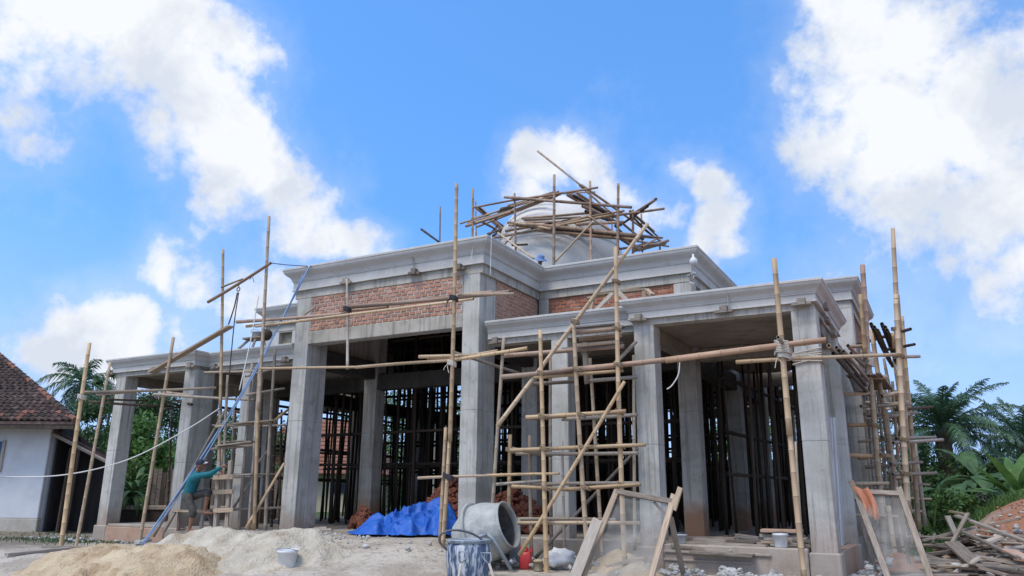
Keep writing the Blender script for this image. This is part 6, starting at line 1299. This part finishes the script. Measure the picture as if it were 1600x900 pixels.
# second house with a red roof behind the hall
c2 = atF(498, 812, 46); h2 = thing('cream_house', 'cream walled house with a red tiled roof behind the hall', 'house', (c2.x, c2.y, 0), rz=YAW)
zt = hz(500, 738, 46); mb = MB(); mb.cbox(-4.5, 0, -.5, 3.2, 5, zt, None, .03); mb.build('wall', M_YELLOW, h2)
zr = hz(540, 655, 48); mb = MB(); mb.add([(-5.2, -.7, zt-.1), (3.9, -.7, zt-.1), (3.9, 5.7, zt-.1), (-5.2, 5.7, zt-.1), (-2.6, 2.5, zr), (1.9, 2.5, zr)], [(0, 1, 5, 4), (1, 2, 5), (2, 3, 4, 5), (3, 0, 4), (3, 2, 1, 0)]); rf2 = mb.build('roof', M_TILER, h2)
mb = MB(); n_r = 14
for i in range(n_r):
    v0 = i/n_r; xa, xb = -5.2+2.6*v0, 3.9-2.0*v0; yy = -.7+3.2*v0; z = zt-.1+(zr-zt+.1)*v0; x = xa
    while x < xb-.2: mb.box(x, yy-.02, z+.01, x+.26, yy+.24, z+.05+.02*PR.random(), None, None); x += .3
tag(mb.build('roof_tile_courses', M_TILER, rf2), kind='stuff'); mb = MB(); mb.cbox(.6, -.04, 1.2, 1.6, .0, zt-.5, None, .01); wn2 = mb.build('window', M_WOODG, h2); mb = MB(); mb.box(.7, -.046, 1.3, 1.5, -.042, zt-.6); mb.build('pane', M_GLASS, wn2)
# ------------------------------------------------------------------ scrap timber heap on the right
rr = random.Random(21)
SP = [('long grey plank sloping down across the top of the scrap timber heap', (1495, 806), (1608, 848), 17.0, 15.2, .10, M_WOODG), ('narrow grey batten slanting under the long plank of the timber heap', (1505, 831), (1592, 872), 16.3, 14.6, .08, M_WOODG), ('grey sheet board lying face up in the middle of the timber heap', (1487, 848), (1528, 884), 15.4, 14.6, .25, M_WOODG),
      ('long grey pole pointing left out of the timber heap', (1440, 845), (1522, 824), 16.6, 16.9, .10, M_WOODG), ('plank rising to the right at the back of the timber heap', (1530, 824), (1590, 810), 17.0, 17.3, .09, M_WOOD), ('short plank standing up askew at the left of the timber heap', (1488, 848), (1512, 802), 16.2, 16.6, .065, M_WOODG),
      ('split plank leaning left in the timber heap', (1480, 806), (1496, 840), 16.6, 16.3, .09, M_WOODG), ('pale crossed plank at the right of the timber heap', (1540, 848), (1566, 838), 15.6, 15.8, .16, M_PALE), ('red painted board at the right end of the timber heap', (1575, 860), (1612, 876), 15.0, 14.6, .22, M_REDPL), ('dark thick beam at the front of the timber heap', (1524, 884), (1606, 898), 14.6, 14.0, .22, M_BAMD),
      ('lone pale stick poking left at the top of the red mound', (1484, 799), (1506, 803), 18.5, 18.2, .05, M_WOOD), ('white edged board at the front left of the timber heap', (1490, 895), (1530, 872), 14.6, 14.7, .14, M_PALE), ('grey board under the sheet at the middle of the timber heap', (1515, 868), (1600, 882), 15.2, 14.8, .16, M_WOODG)]
for lab, a, b_, ya, yb, w, m in SP: tag(plank(None, at(*a, ya), at(*b_, yb), w, .04, m, 'scrap_timber'), lab, 'timber', 'scrap timber on the heap')
for k in range(90):
    px, py = rr.uniform(1455, 1612), rr.uniform(832, 902); Yk = np.interp(py, [832, 900], [17.0, 14.2])+rr.uniform(-.3, .3); p = at(px, py, Yk); zt_ = terrain(p.x, p.y); p.z = max(p.z, zt_+.03); p.z = min(p.z, zt_+.5)
    a = rr.uniform(-.9, .6) if rr.random() < .7 else rr.uniform(0, 3.1); L = rr.uniform(.3, 1.5)*rr.uniform(.6, 1); d = Vector((math.cos(a), math.sin(a), rr.uniform(-.16, .22)))*L*.5
    o = plank(None, p-d, p+d, rr.choice((.035, .05, .06, .08, .1, .14)), rr.choice((.02, .03, .05)), rr.choice((M_WOODG, M_WOODG, M_WOODG, M_WOOD, M_SCRAP, M_SCRAP, M_PALE, M_BAMD)), 'scrap_timber', rr.uniform(-.4, .4))
    tone = {'weathered_timber': 'grey', 'raw_timber': 'tan', 'dirty_timber': 'dirty brown', 'pale_plank': 'pale', 'bamboo_dark': 'blackened'}[o.data.materials[0].name]
    side = 'left side' if px < 1505 else 'centre' if px < 1560 else 'right side'; row = 'top' if py < 852 else 'middle' if py < 878 else 'front foot'
    wide = 'thin' if o.data.vertices and max(v.co.y for v in o.data.vertices) < .032 else 'broad'
    tag(o, f'{wide} {tone} offcut at the {row} of the timber heap, {side}', 'timber', 'loose offcuts in the timber heap')
rubble('rubble', [(.3+.35*k, 15.2+.25*(k % 5)) for k in range(10)], 220, .05, .22, M_RUBBLE, 14, 'pale rubble among the scrap timber heap', 'rubble', (.4, .5, .08), .5)
rubble('rubble', [(.4+.35*k, 17.6+.2*(k % 4)) for k in range(10)], 200, .03, .12, M_RUBBLE, 15, 'grey cement rubble along the top edge of the red mound', 'rubble', (.3, .4, .06), .5)
rubble('rubble', [(-4.2+.16*k, 13.62) for k in range(14)], 70, .03, .10, M_RUBBLE, 22, 'small concrete crumbs along the top of the right plinth', 'rubble', (.1, .05, .0)).location.z = .42
rubble('soil_clods', [(1.2+.4*k, 19+.4*(k % 4)) for k in range(9)], 300, .015, .06, M_SOIL, 17, 'red soil clods on the mound at the right', 'soil', (.6, .6, .02), .7)
